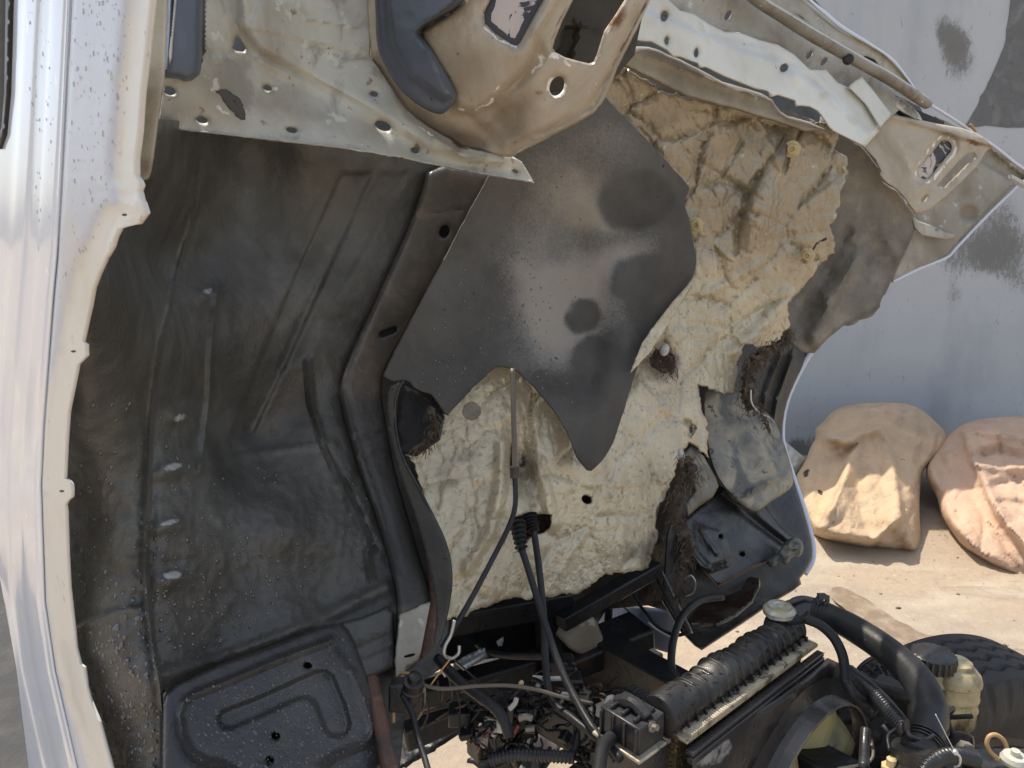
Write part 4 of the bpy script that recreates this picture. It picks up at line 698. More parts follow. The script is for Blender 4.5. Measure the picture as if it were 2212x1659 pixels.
# --- right hand grey felt and rear parts of the cab
Dg = tps([(1700, 560, 1.96), (1830, 290, 1.90), (1980, 480, 1.98), (1900, 680, 2.02), (1740, 765, 2.0), (1700, 740, 1.98)])
felt_o = [(1770, 250), (1818, 285), (1865, 319), (1902, 365), (1906, 390), (1939, 413), (1960, 440), (1983, 487), (1975, 505), (1964, 522), (1945, 565), (1938, 585), (1923, 612), (1905, 645), (1899, 664), (1885, 682), (1876, 687), (1858, 692), (1842, 702), (1833, 702), (1825, 701), (1800, 720), (1775, 745), (1760, 762), (1745, 765), (1728, 757), (1705, 742), (1680, 700), (1690, 560), (1760, 400)]
panel('felt_lining', felt_o, Dg, 'grey_felt', cab, step=8, thick=.018, rag=2.2, roll=(7, .012), relief=lambda x, y: .03 * bead(x, y, [(1850, 560), (1800, 640), (1760, 730)], 26, 1) - .02 * bead(x, y, [(1830, 500), (1770, 620), (1730, 700)], 20, 1) + .03 * fbm(x, y, 110, 3) + .01 * ridged(x, y, 60, 2), attrs=dict(a=lambda x, y: .5 * blob(x, y, 1890, 560, 40, 80, 1, 20) + .5 * bead(x, y, [(1983, 487), (1938, 585), (1899, 664), (1825, 701), (1745, 765)], 20, 1)))
Dw = tps([(1600, 740, 2.02), (1750, 770, 2.18), (1690, 960, 2.12), (1600, 900, 2.0), (1735, 1100, 2.05), (1755, 1200, 2.0), (1720, 1270, 1.95), (1560, 1100, 1.92), (1500, 1400, 1.85)])
wh_o = [(1590, 700), (1760, 735), (1775, 745), (1748, 773), (1735, 795), (1721, 818), (1709, 845), (1701, 866), (1695, 890), (1691, 916), (1690, 940), (1694, 966), (1711, 1023), (1734, 1097), (1745, 1135), (1753, 1166), (1755, 1190), (1753, 1210), (1740, 1235), (1728, 1250), (1731, 1262), (1715, 1275), (1670, 1302), (1600, 1350), (1516, 1405), (1500, 1395), (1470, 1365), (1430, 1300), (1440, 1150), (1500, 1000), (1560, 850)]
def wh_rel(x, y): return bead(x, y, [(1690, 760), (1655, 850), (1640, 930)], 9, .02) + bead(x, y, [(1715, 765), (1680, 860), (1668, 930)], 9, .02) + bead(x, y, [(1600, 1040), (1640, 1120), (1700, 1190)], 8, .012) + bead(x, y, [(1640, 1060), (1670, 1130), (1720, 1180)], 10, .014) + .012 * fbm(x, y, 60, 7)
panel('wheel_arch', wh_o, Dw, 'black_under', cab, step=8, thick=.004, relief=wh_rel, lines=[([(1690, 760), (1655, 850), (1640, 930)], 9), ([(1715, 765), (1680, 860), (1668, 930)], 9)], attrs=dict(a=lambda x, y: .5 * bead(x, y, [(1690, 760), (1655, 850), (1640, 930)], 6, 1) + .5 * bead(x, y, [(1715, 765), (1680, 860), (1668, 930)], 6, 1) + .5 * blob(x, y, 1715, 1190, 40, 20, 1, -20)), roll=(8, .01))
# white outer rim of the far side
tube('arch_rim', [(1758, 752, 2.17), (1735, 790, 2.17), (1709, 842, 2.16), (1694, 890, 2.15), (1690, 940, 2.14), (1696, 975, 2.13), (1713, 1028, 2.11), (1737, 1100, 2.08), (1754, 1165, 2.05), (1757, 1192, 2.03), (1753, 1215, 2.02), (1738, 1240, 2.01)], .0055, 'door_paint', cab, 8, flat=1.6)
Dm = tps([(1530, 860, 1.88), (1660, 890, 1.98), (1710, 1040, 1.96), (1640, 1100, 1.88), (1560, 1040, 1.84)])
mt_o = [(1515, 850), (1550, 835), (1593, 838), (1662, 897), (1674, 909), (1687, 940), (1702, 981), (1712, 1020), (1715, 1036), (1711, 1052), (1690, 1070), (1665, 1084), (1649, 1100), (1635, 1107), (1621, 1106), (1608, 1098), (1596, 1087), (1555, 1047), (1533, 1000), (1522, 940)]
panel('mottled_panel', mt_o, Dm, 'mottled_plate', cab, step=7, thick=.03, roll=(16, .02), smooth=1, relief=lambda x, y: .03 * fbm(x, y, 60, 3) + .008 * ridged(x, y, 40, 6, 2) + bead(x, y, [(1712, 1020), (1650, 1045), (1590, 1085)], 9, .016) + bead(x, y, [(1662, 897), (1650, 960), (1690, 1060)], 30, .008), attrs=dict(a=lambda x, y: .55 * blob(x, y, 1570, 900, 50, 60, 1) + .5 * blob(x, y, 1625, 975, 20, 30, 1) + .4 * bead(x, y, [(1555, 1047), (1621, 1106), (1715, 1040)], 16, 1)))
panel('insulation_flap', [(1462, 1000), (1490, 960), (1520, 985), (1545, 1030), (1553, 1050), (1540, 1075), (1510, 1095), (1485, 1118), (1478, 1090), (1500, 1060), (1490, 1030)], lambda x, y: Di(x, y) + .03, 'mottled_plate', cab, step=6, roll=(9, .02), thick=.01, attrs=dict(a=lambda x, y: .5 + 0 * x))
Dp = tps([(1483, 1119, 1.84), (1600, 1050, 1.94), (1733, 1169, 1.98), (1552, 1264, 1.80)])
sp_o = [(1478, 1125), (1510, 1098), (1555, 1062), (1600, 1040), (1640, 1080), (1690, 1140), (1733, 1175), (1720, 1190), (1658, 1214), (1602, 1240), (1556, 1265), (1545, 1262), (1533, 1250), (1510, 1220), (1490, 1194), (1480, 1160)]
panel('far_tray', sp_o, Dp, 'wet_undercoat', cab, step=4.5, thick=.004, roll=(7, .012), relief=lambda x, y: bead(x, y, [(1488, 1190), (1515, 1222), (1535, 1232), (1572, 1218)], 8, .018) + bead(x, y, [(1515, 1145), (1530, 1172), (1548, 1195)], 9, .014) + plateau(x, y, [(1500, 1130), (1560, 1150), (1575, 1205), (1535, 1222), (1500, 1180)], 10, .008) - bead(x, y, [(1560, 1070), (1620, 1120), (1700, 1180)], 14, .012) + bead(x, y, [(1590, 1050), (1650, 1120), (1710, 1170)], 14, .012) + .010 * fbm(x, y, 40, 7), attrs=dict(a=lambda x, y: .4 * bead(x, y, [(1488, 1190), (1515, 1222), (1535, 1232), (1572, 1218)], 4, 1)), holes=[ell(1557, 1158, 5, 4), ell(1604, 1197, 6, 4)], hole_lip=.003)
tube('tray_edge', [(1490, 1194, 1.815), (1545, 1262, 1.79), (1556, 1264, 1.79), (1602, 1239, 1.83), (1658, 1212, 1.88), (1700, 1188, 1.92)], .0022, 'rust_steel', cab, 6)
solidblob('torn_sealant', [(1650, 1212), (1680, 1195), (1700, 1165), (1720, 1158), (1738, 1175), (1730, 1205), (1712, 1200), (1700, 1222), (1685, 1212), (1668, 1230)], 1.9, .02, 'mottled_plate', cab, lambda x, y: .012 * ridged(x, y, 14, 3), 4, 1, reach=16)
# lower centre: dark frames, visor, beams visible through the opening
panel('smoked_guard', [(1620, 1245), (1640, 1250), (1640, 1268), (1625, 1300), (1590, 1330), (1550, 1350), (1490, 1352), (1484, 1340), (1520, 1300), (1560, 1290), (1600, 1275), (1612, 1255)], tps([(1500, 1340, 1.80), (1640, 1250, 1.9), (1560, 1290, 1.86)]), 'smoke_visor', cab, step=6, thick=.003)
tube('guard_rim', [(1640, 1250, 1.885), (1638, 1272, 1.88), (1610, 1312, 1.86), (1560, 1346, 1.83), (1490, 1352, 1.79)], .0018, 'clip', cab, 6)
tube('wire_ring', [(1478, 1252, 1.74), (1492, 1243, 1.74), (1502, 1258, 1.74), (1498, 1280, 1.75), (1482, 1288, 1.76)], .0022, 'bare_steel', cab, 6)
Db = tps([(940, 1350, 1.55), (1400, 1220, 1.85), (1450, 1400, 1.9), (1000, 1450, 1.6), (1200, 1300, 1.7)])
panel('rear_wall', [(925, 1320), (1000, 1300), (1180, 1270), (1320, 1222), (1420, 1150), (1480, 1180), (1500, 1380), (1440, 1320), (1400, 1308), (1310, 1316), (1260, 1400), (1190, 1460), (1080, 1420), (930, 1440)], lambda x, y: Db(x, y) + .10, 'chassis_black', cab, step=14, thick=.003, relief=lambda x, y: .04 * fbm(x, y, 70, 3))
mb = MB()
def beam(mb, a, b, w_, h_, twist=0):
    a, b = Vector(a), Vector(b); t = (b - a) / 2; n_ = t.normalized(); s = n_.cross(Vector((0, 0, 1))).normalized(); u = s.cross(n_); mb.box((a + b) / 2, t, s * w_ / 2, u * h_ / 2); return mb
for (a, b, w_, h_) in (((950, 1350, 1.56), (1230, 1300, 1.70), .03, .05), ((1210, 1345, 1.66), (1420, 1225, 1.82), .035, .035), ((1180, 1300, 1.72), (1190, 1440, 1.72), .05, .05), ((1225, 1300, 1.72), (1290, 1420, 1.78), .04, .03)):
    beam(mb, U(*a), U(*b), w_, h_)
mb.done('hinge_frame', 'chassis_black', cab, bevel=.004)
panel('hinge_bracket', [(1215, 1330), (1262, 1300), (1290, 1345), (1310, 1395), (1300, 1412), (1260, 1420), (1228, 1400), (1200, 1370)], lambda x, y: Db(x, y) - .05, 'cream_paint', cab, step=7, thick=.006, roll=(8, .02), attrs=dict(a=lambda x, y: .55 + 0 * x, c=lambda x, y: .6 * blob(x, y, 1235, 1345, 30, 24, 1)))
tube('stay_rod', [(1318, 1262, 1.80), (1410, 1212, 1.86)], .005, 'rust_steel', cab, 8)
# --- upper cross member (cream), lower lip
hl = [ell(366, 196, 14, 9, 20), ell(436, 259, 13, 7, 15), ell(578, 190, 10, 6, 15), ell(630, 281, 12, 6, 15), ell(808, 203, 9, 6, 20), ell(827, 272, 18, 10, 22), ell(896, 325, 9, 6, 25), ell(1113, 370, 7, 4, 25), [(512, 78), (520, 84), (531, 104), (526, 112), (510, 110), (502, 104)]]
cm_o = [(345, -260), (345, 150), (352, 175), (341, 276), (420, 284), (504, 294), (620, 308), (743, 321), (805, 330), (868, 341), (920, 352), (969, 363), (1053, 381), (1100, 388), (1154, 395), (1142, 372), (1127, 349), (1104, 336), (1060, 329), (1010, 319), (990, 318), (975, 302), (936, 279), (905, 258), (878, 235), (845, 185), (818, 144), (800, 120), (800, 60), (810, -260)]
stp = [(520, 55), (560, 110), (600, 130), (700, 185), (800, 240), (870, 285), (930, 325), (1000, 345), (1090, 350)]
def cm_rel(x, y):
    up = plateau(x, y, stp + [(1100, 200), (1000, -300), (500, -300)], 26, .022)
    r = up + bead(x, y, [(560, 130), (700, 200), (860, 285)], 14, .006) - bead(x, y, [(440, 112), (480, 112), (502, 112)], 6, .004) + bead(x, y, [(645, 0), (660, 40), (760, 56), (776, 60)], 4, .004) + plateau(x, y, [(540, 62), (640, 85), (800, 120), (810, 60), (640, 0), (560, 0)], 8, .004)
    r = r + .006 * bead(x, y, [(341, 276), (743, 321), (1154, 395)], 6, 1) + bead(x, y, [(940, 300), (1000, 335), (1070, 350), (1120, 345)], 12, .008)
    for h in hl: c = np.mean(h, 0); r = r - .004 * np.exp(-(((x - c[0]) ** 2 + (y - c[1]) ** 2) / 900.))
    return r + .006 * fbm(x, y, 90, 3) - plateau(x, y, [(340, -300), (445, -300), (436, 110), (425, 150), (400, 160), (370, 150), (350, 110)], 14, .03)
cma = lambda x, y: .55 * blob(x, y, 470, 190, 60, 40, 1, 30) + .5 * blob(x, y, 640, 240, 90, 30, 1, 15) + .5 * blob(x, y, 800, 290, 60, 40, 1, 20) + .6 * bead(x, y, [(840, 170), (880, 250), (990, 325)], 16, 1) + .4 * blob(x, y, 380, 240, 40, 30, 1)
cmb = lambda x, y: .5 * blob(x, y, 578, 190, 40, 24, 1) + .5 * blob(x, y, 500, 250, 60, 14, 1, 30) + .45 * bead(x, y, [(341, 276), (743, 321), (1154, 395)], 8, 1) + .45 * bead(x, y, [(900, 270), (960, 310)], 10, 1) + .45 * blob(x, y, 436, 259, 24, 16, 1)
cmc = lambda x, y: .55 * bead(x, y, [(936, 279), (990, 318), (1010, 322)], 6, 1) + .5 * blob(x, y, 768, 98, 10, 20, 1) + .3 * bead(x, y, [(1104, 336), (1154, 395)], 6, 1)
rust_spot = lambda x, y: .0
cm = panel('cross_member', cm_o, Dup, 'cream_paint', cab, relief=cm_rel, step=6, lines=[(stp, 14)], thick=.0025, rag=.8, holes=hl, attrs=dict(a=cma, b=cmb, c=cmc), hole_lip=.004, roll=(4, .004))
# flaked grey patch on the cross member
fk = [(462, 190), (480, 192), (500, 198), (515, 210), (525, 226), (530, 245), (532, 262), (520, 258), (508, 248), (498, 236), (490, 222), (478, 208)]
panel('flaked_patch', fk, lambda x, y: Dup(x, y) - cm_rel(x, y) - .0012, 'felt_sheet', cm, step=5, thick=.0008, rag=3)
panel('pillar_gusset', [(362, -260), (350, 60), (345, 150), (352, 168), (384, 170), (398, 176), (415, 174), (432, 160), (438, 120), (440, -260)], lambda x, y: Dup(x, y) - .025, 'blue_black', cab, step=8, roll=(16, .02), relief=lambda x, y: .012 * bead(x, y, [(378, -200), (366, 60), (360, 150)], 8, 1))
panel('pillar_edge', [(376, -260), (386, -260), (382, 0), (374, 90), (372, 125), (366, 140), (362, 120), (366, 80), (374, 0)], lambda x, y: Dup(x, y) - .034, 'sill_paint', cab, step=7, roll=(4, .004))
# --- large pressed bracket
Dk = tps([(800, -200, 1.12), (800, 130, 1.15), (1010, 318, 1.18), (1110, 335, 1.17), (1330, 150, 1.12), (1420, -160, 1.08), (1100, 100, 1.08)])
sq = [(1060, 0), (1046, 27), (1048, 50), (1070, 72), (1105, 96), (1116, 99), (1124, 91), (1154, 34), (1174, 0), (1200, -60), (1090, -60)]
big = [(1238, 0), (1215, 45), (1198, 87), (1194, 104), (1200, 113), (1221, 124), (1250, 132), (1272, 137), (1282, 134), (1289, 118), (1305, 67), (1330, 30), (1349, 0), (1390, -90), (1280, -90)]
kb_o = [(790, -260), (795, 60), (800, 125), (818, 146), (845, 190), (878, 238), (905, 260), (936, 282), (975, 304), (1000, 322), (1060, 334), (1104, 340), (1114, 334), (1180, 300), (1240, 270), (1280, 247), (1300, 225), (1318, 190), (1335, 145), (1370, 75), (1405, 0), (1520, -260)]
rec = [(906, 66), (930, 50), (965, 30), (1000, 0), (1060, -200), (1260, -200), (1245, -60), (1170, 60), (1150, 110), (1120, 160), (1070, 215), (1030, 245), (985, 235), (975, 200), (960, 170), (930, 120), (908, 85)]
def kb_rel(x, y):
    r = plateau(x, y, rec, 24, .026) + plateau(x, y, [(1046 - 16, 27), (1050, 66), (1110, 112), (1128, 104), (1170, 34), (1220, -70), (1080, -90)], 12, -.007)
    r = r + plateau(x, y, [(1150, 60), (1180, 120), (1140, 170), (1100, 200), (1040, 260), (1090, 320), (1250, 250), (1300, 180), (1400, -40), (1260, -200)], 30, .012) - blob(x, y, 1080, 270, 34, 60, .02, 45) + bead(x, y, [(1405, 0), (1335, 145), (1290, 235), (1114, 334)], 12, .010)
    return r + .004 * fbm(x, y, 70, 3) - .004 * blob(x, y, 1203, 186, 34, 36, 1)
kba = lambda x, y: .55 * blob(x, y, 1090, 250, 70, 36, 1, -35) + .5 * blob(x, y, 1130, 290, 40, 30, 1) + .65 * bead(x, y, [(815, 130), (870, 215), (950, 275), (1040, 315)], 28, 1) + .4 * blob(x, y, 1020, 150, 60, 60, 1)
kbb = lambda x, y: .62 * blob(x, y, 1203, 188, 30, 32, 1, 0, 2) + .55 * bead(x, y, [(1150, 155), (1175, 130), (1195, 118), (1230, 140)], 18, 1) + .5 * bead(x, y, [(1180, 90), (1165, 120)], 16, 1) + .5 * bead(x, y, [(990, 235), (1030, 240), (1060, 220), (1080, 180)], 12, 1) + .5 * bead(x, y, [(1250, 215), (1290, 180), (1320, 130)], 10, 1) + .55 * bead(x, y, [(1048, 60), (1075, 85), (1115, 100)], 12, 1)
kbc = lambda x, y: .66 * blob(x, y, 1335, 40, 26, 80, 1, 28) + .55 * bead(x, y, [(1240, -20), (1205, 50), (1190, 95)], 9, 1) + .5 * bead(x, y, [(1400, 0), (1330, 130), (1290, 200)], 8, 1) + .5 * blob(x, y, 1165, 200, 20, 14, 1) + .4 * blob(x, y, 1095, 330, 30, 8, 1)
kb = panel('mounting_bracket', kb_o, Dk, 'beige_paint', cab, relief=kb_rel, step=6, lines=[(rec, 13, 1)], thick=.004, rag=.6, holes=[sq, big, ell(1203, 186, 15, 22, 22)], attrs=dict(a=kba, b=kbb, c=kbc), roll=(9, .016), hole_lip=.006)
panel('peeled_plate', [(1030, -90), (1230, -90), (1190, 20), (1140, 120), (1100, 118), (1035, 70)], lambda x, y: Dk(x, y) - .010, 'peel_backing', kb, step=6, attrs=dict(a=lambda x, y: .75 * (1 - sstep(pdist(x, y, sq[:9]), 6, 26)) ))
panel('bracket_web', [(1150, -120), (1420, -120), (1370, 120), (1300, 200), (1180, 200), (1170, 60)], lambda x, y: Dk(x, y) + .07, 'felt_sheet', kb, step=10, relief=lambda x, y: bead(x, y, [(1245, 45), (1262, 55), (1300, 60)], 6, .01) + .01 * fbm(x, y, 60, 3) + plateau(x, y, [(1200, 120), (1220, 60), (1250, 60), (1230, 130)], 8, -.02))
# dark blue-grey arm
arm_o = [(806, -60), (812, 35), (812, 80), (818, 112), (835, 150), (860, 190), (890, 218), (925, 240), (950, 248), (962, 244), (978, 228), (986, 212), (984, 195), (965, 160), (935, 110), (915, 85), (906, 70), (918, 55), (950, 38), (985, 18), (1003, -2), (1012, -60)]
panel('stay_arm', arm_o, lambda x, y: Dk(x, y) - .045, 'blue_black', cab, step=6, thick=.035, roll=(11, .010), smooth=1, relief=lambda x, y: plateau(x, y, [(830, -60), (845, 90), (880, 160), (960, 215), (975, 205), (930, 110), (900, 70), (990, 0), (1000, -60)], 14, .012) + .003 * fbm(x, y, 40, 4))
# --- rear beam, upper right
Dq = tps([(1400, 0, 1.40), (1400, 90, 1.42), (1560, 60, 1.52), (1720, 220, 1.64), (1870, 318, 1.76), (1890, 260, 1.78), (1700, 60, 1.62), (1600, -200, 1.50)])
bm_o = [(1250, -60), (1330, 40), (1362, 84), (1385, 90), (1406, 91), (1430, 104), (1440, 110), (1453, 123), (1469, 124), (1490, 132), (1506, 138), (1510, 147), (1524, 146), (1560, 164), (1630, 192), (1655, 197), (1661, 202), (1661, 208), (1664, 210), (1680, 206), (1716, 218), (1718, 230), (1730, 229), (1748, 231), (1765, 240), (1775, 252), (1790, 275), (1800, 284), (1869, 318), (1896, 283), (1897, 272), (1870, 225), (1845, 195), (1832, 188), (1810, 178), (1785, 151), (1750, 150), (1716, 118), (1700, 108), (1680, 96), (1640, 86), (1600, 70), (1565, 68), (1530, 50), (1500, 30), (1469, 22), (1440, -5), (1400, -40), (1380, -100)]
bm_rel = lambda x, y: plateau(x, y, [(1360, 10), (1440, 40), (1530, 78), (1545, 88), (1600, 108), (1680, 128), (1712, 148), (1740, 168), (1800, 210), (1880, 290), (1860, 330), (1600, 220), (1360, 120)], 16, .024) + bead(x, y, [(1520, 50), (1535, 80), (1600, 100), (1650, 110)], 14, .010) + blob(x, y, 1720, 165, 14, 18, .012) + bead(x, y, [(1750, 150), (1800, 200), (1850, 250)], 8, .006) + .004 * fbm(x, y, 50, 3)
bm = panel('rear_beam', bm_o, Dq, 'white_beam', cab, relief=bm_rel, step=6, thick=.003, holes=[ell(1435, 35, 8, 12, 15), ell(1440, 88, 5, 9), ell(1504, 114, 5, 10, 5), ell(1694, 146, 8, 11, 40)], roll=(5, .010), attrs=dict(a=lambda x, y: .5 * bead(x, y, [(1780, 215), (1880, 290)], 26, 1) + .4 * blob(x, y, 1775, 200, 20, 14, 1)), hole_lip=.006)
panel('beam_backing', [(1330, 90), (1400, 110), (1470, 140), (1640, 215), (1760, 260), (1800, 300), (1700, 330), (1500, 300), (1300, 200)], lambda x, y: Dq(x, y) + .16, 'cream_paint', cab, step=14, attrs=dict(a=lambda x, y: .5 + .2 * fbm(x, y, 50, 3)))
panel('beam_lip', [(1330, 100), (1400, 100), (1470, 128), (1560, 176), (1640, 200), (1668, 216), (1685, 240), (1700, 250), (1745, 262), (1790, 282), (1740, 285), (1600, 240), (1480, 208), (1400, 168), (1340, 140)], lambda x, y: Dq(x, y) + .045, 'cream_paint', cab, step=8, roll=(9, .02), rag=.8, relief=lambda x, y: bead(x, y, [(1370, 112), (1470, 148), (1640, 215)], 8, .008), attrs=dict(a=lambda x, y: .6 + .3 * fbm(x, y, 40, 4)))
panel('upper_web', [(1380, -200), (1640, -200), (1690, 10), (1790, 80), (1860, 140), (1930, 200), (1945, 235), (1915, 262), (1895, 285), (1820, 200), (1740, 160), (1640, 100), (1540, 78), (1400, 20)], lambda x, y: Dq(x, y) + .035, 'cream_paint', cab, step=8, relief=lambda x, y: .004 * fbm(x, y, 60, 9) + bead(x, y, [(1470, 20), (1560, 62), (1660, 82), (1700, 100)], 8, .006), holes=[ell(1573, 33, 6, 12, 30), ell(1793, 118, 5, 10, 40), ell(1829, 133, 5, 10, 40)][0:1] + [ell(1749, 118, 5, 11, 38), ell(1780, 133, 5, 11, 38)], attrs=dict(a=lambda x, y: .35 + .2 * fbm(x, y, 60, 5), c=lambda x, y: .42 * bead(x, y, [(1469, 22), (1540, 60), (1600, 72), (1680, 96)], 9, 1)))
Do = tps([(1600, -60, 1.58), (1740, 40, 1.70), (1880, 110, 1.80), (2000, 220, 1.90), (1650, 60, 1.62), (1900, 200, 1.84)])
panel('outer_skin', [(1560, -260), (1700, -40), (1731, -12), (1770, 24), (1812, 60), (1845, 80), (1872, 95), (1905, 115), (1925, 132), (1946, 155), (1962, 176), (1980, 200), (2006, 220), (1990, 230), (1900, 190), (1760, 100), (1640, 20), (1560, -60)], lambda x, y: Do(x, y) + .03, 'cream_paint', cab, step=8, roll=(5, -.012), holes=[[(1700, 36), (1716, 28), (1735, 38), (1750, 58), (1738, 60), (1715, 48)], [(1856, 128), (1870, 120), (1890, 128), (1902, 146), (1890, 150), (1870, 142)]], attrs=dict(a=lambda x, y: .25 + 0 * x, c=lambda x, y: .4 * bead(x, y, [(1800, 62), (1870, 105), (1930, 150)], 8, 1)))
panel('skin_backing', [(1680, 10), (1760, 20), (1920, 130), (1930, 170), (1850, 160), (1700, 70)], lambda x, y: Do(x, y) + .08, 'dark_void', cab, step=20)
tube('skin_edge', [(1650, -90, 1.66), (1731, -8, 1.72), (1775, 28, 1.75), (1815, 60, 1.78), (1872, 95, 1.83), (1922, 128, 1.88), (1948, 157, 1.90), (1980, 200, 1.93), (2008, 222, 1.95)], lambda t: .006 * (1.6 - t), 'door_paint', cab, 8)
tube('support_bar', [(1560, -80, 1.50), (1625, -8, 1.54), (1690, 36, 1.58), (1755, 78, 1.63), (1850, 132, 1.71), (1930, 178, 1.80), (2003, 226, 1.88)], .0135, 'bar_steel', cab, 12, flat=.8)
tube('bar_edge', [(1568, -86, 1.495), (1640, -12, 1.53), (1700, 28, 1.57), (1760, 66, 1.62), (1850, 118, 1.70), (1930, 163, 1.79), (2006, 214, 1.87)], .003, 'galvanised', cab, 6)
mb = MB(); mb.lathe(U(1832, 128, 1.68), (CAM - U(1832, 128, 1.68)).normalized(), [(.012, -.01), (.012, .004), (.007, .006), (.006, .012)], 12); mb.done('bolt', 'chassis_black', cab)
panel('gusset_plate', [(1832, 188), (1846, 176), (1862, 165), (1880, 186), (1926, 245), (1922, 252), (1900, 278), (1896, 268), (1870, 226)], lambda x, y: Dq(x, y) - .018, 'white_beam', cab, step=6, thick=.004, roll=(4, .004), attrs=dict(a=lambda x, y: .4 * blob(x, y, 1882, 240, 18, 12, 1)))
panel('clear_lens', [(1895, 190), (1915, 196), (1935, 210), (1950, 214), (1968, 228), (1985, 245), (1994, 262), (1975, 258), (1950, 244), (1925, 226), (1905, 208)], lambda x, y: Do(x, y) - .01, 'galvanised', cab, step=5, roll=(4, .006), label='pale broken strip under the support bar')
panel('dark_gap', [(1880, 190), (1920, 200), (1975, 235), (2040, 262), (2040, 275), (1960, 262), (1905, 220)], lambda x, y: Do(x, y) + .02, 'dark_void', cab, step=14)
# right end bracket
De = tps([(1870, 320, 1.84), (1930, 250, 1.86), (2110, 290, 1.98), (2150, 320, 2.0), (2060, 500, 1.98), (1960, 440, 1.90), (1905, 380, 1.86)])
slot = capsule(1999, 372, 2042, 318, 15); slot2 = [(2024, 401), (2074, 345), (2090, 333), (2104, 329), (2110, 338), (2090, 355), (2040, 406)]
en_o = [(1865, 319), (1896, 283), (1905, 268), (1926, 246), (1955, 252), (1986, 258), (2030, 268), (2075, 276), (2107, 286), (2130, 300), (2146, 317), (2130, 328), (2110, 360), (2080, 390), (2040, 428), (2005, 455), (1978, 462), (1963, 442), (1950, 424), (1936, 410), (1915, 396), (1905, 386), (1901, 378), (1902, 370), (1890, 345)]
en_rel = lambda x, y: plateau(x, y, capsule(1997, 375, 2044, 315, 27), 8, -.010) + plateau(x, y, [(1950, 455), (2020, 385), (2090, 310), (2130, 300), (2150, 330), (2050, 440), (1975, 480)], 8, -.012) + bead(x, y, [(1930, 250), (2000, 270), (2070, 290), (2140, 312)], 14, .012) + .003 * fbm(x, y, 50, 3)
en = panel('end_bracket', en_o, De, 'beige_paint', cab, relief=en_rel, step=5.5, thick=.004, roll=(6, .008), holes=[slot, slot2, ell(1998, 428, 10, 4, -45, 12)], hole_lip=.004,
    attrs=dict(a=lambda x, y: .35 * blob(x, y, 2050, 300, 30, 20, 1) + .6 * bead(x, y, [(1960, 262), (2030, 285), (2140, 318)], 8, 1), b=lambda x, y: .5 * (1 - sstep(np.abs(pdist(x, y, slot, True) - 8), 2, 9)) + .30 * sstep(-x, -1960, -1900), c=lambda x, y: .4 * bead(x, y, [(2040, 285), (2100, 305), (2146, 317)], 12, 1) + .45 * blob(x, y, 2103, 312, 12, 12, 1)))
panel('slot_lining', [(1975, 380), (2000, 330), (2040, 295), (2065, 310), (2050, 350), (2010, 395)], lambda x, y: De(x, y) + .02, 'peel_backing', en, step=5, attrs=dict(a=lambda x, y: .45 + .2 * fbm(x, y, 14, 3)))
Dn = tps([(1970, 470, 2.02), (2150, 320, 2.12), (2210, 400, 2.16), (2060, 550, 2.08), (1940, 600, 2.02)])
in_o = [(2020, 250), (2080, 280), (2146, 316), (2180, 342), (2212, 368), (2214, 388), (2200, 398), (2170, 425), (2130, 465), (2095, 500), (2065, 530), (2050, 548), (2030, 562), (1990, 575), (1955, 590), (1928, 606), (1935, 585), (1945, 562), (1966, 520), (1960, 440), (1990, 380), (2060, 300)]
inn = panel('end_cavity', in_o, Dn, 'cream_paint', cab, relief=lambda x, y: -blob(x, y, 2092, 460, 22, 18, .012, 0, 3) + bead(x, y, [(1985, 480), (2020, 500), (2060, 508)], 9, .012) + .008 * fbm(x, y, 50, 3) - plateau(x, y, [(2120, 310), (2215, 385), (2200, 400), (2100, 340)], 8, .02), step=6, thick=.004, attrs=dict(a=lambda x, y: .55 + .25 * fbm(x, y, 40, 2) + .4 * blob(x, y, 2092, 460, 20, 17, 1, 0, 2), c=lambda x, y: .35 * blob(x, y, 2110, 420, 60, 30, 1)))
tube('cavity_rim', [(2006, 224, 1.96), (2060, 258, 2.02), (2110, 292, 2.06), (2150, 318, 2.10), (2190, 350, 2.14), (2214, 368, 2.16), (2216, 386, 2.15), (2200, 400, 2.14), (2130, 468, 2.10), (2066, 535, 2.08), (2045, 556, 2.07), (1990, 578, 2.05), (1928, 608, 2.02)], .004, 'door_paint', cab, 8)
panel('end_flap', [(1968, 466), (1985, 478), (2010, 486), (2040, 500), (2062, 506), (2058, 514), (2040, 518), (2010, 512), (1990, 508), (1975, 492)], lambda x, y: Dn(x, y) - .05, 'cream_paint', inn, step=5, roll=(5, .008), holes=[ell(2023, 484 + 12, 4, 3)], attrs=dict(a=lambda x, y: .3 + 0 * x))
mb = MB(); mb.box(U(2197, 392, 2.10), RT * .022 + UPV * -.012, UPV * .006, FWD * .01); mb.done('corner_tab', 'dirty_white', cab, bevel=.002)
tube('orange_clip', [(2095, 268, 2.02), (2102, 276, 2.02), (2108, 284, 2.03)], .004, 'wire_tan', cab, 6)
# closing shell behind the underside so the cab has a body
Dc = tps([(300, -200, 1.45), (300, 1300, 1.35), (900, -200, 1.75), (900, 1250, 1.75), (1500, -100, 2.1), (1650, 800, 2.28), (1650, 1200, 2.2), (1900, 300, 2.3)])
panel('cab_shell', [(150, -250), (1640, -250), (1700, -60), (1790, 30), (1870, 105), (1940, 165), (1990, 235), (2020, 330), (1950, 430), (1960, 520), (1890, 660), (1780, 720), (1700, 800), (1675, 900), (1690, 1050), (1720, 1180), (1600, 1250), (1400, 1215), (1200, 1240), (960, 1280), (860, 1420), (420, 1500), (150, 1500)], Dc, 'undercoat', cab, step=50, thick=.004, relief=lambda x, y: .03 * fbm(x, y, 300, 2))

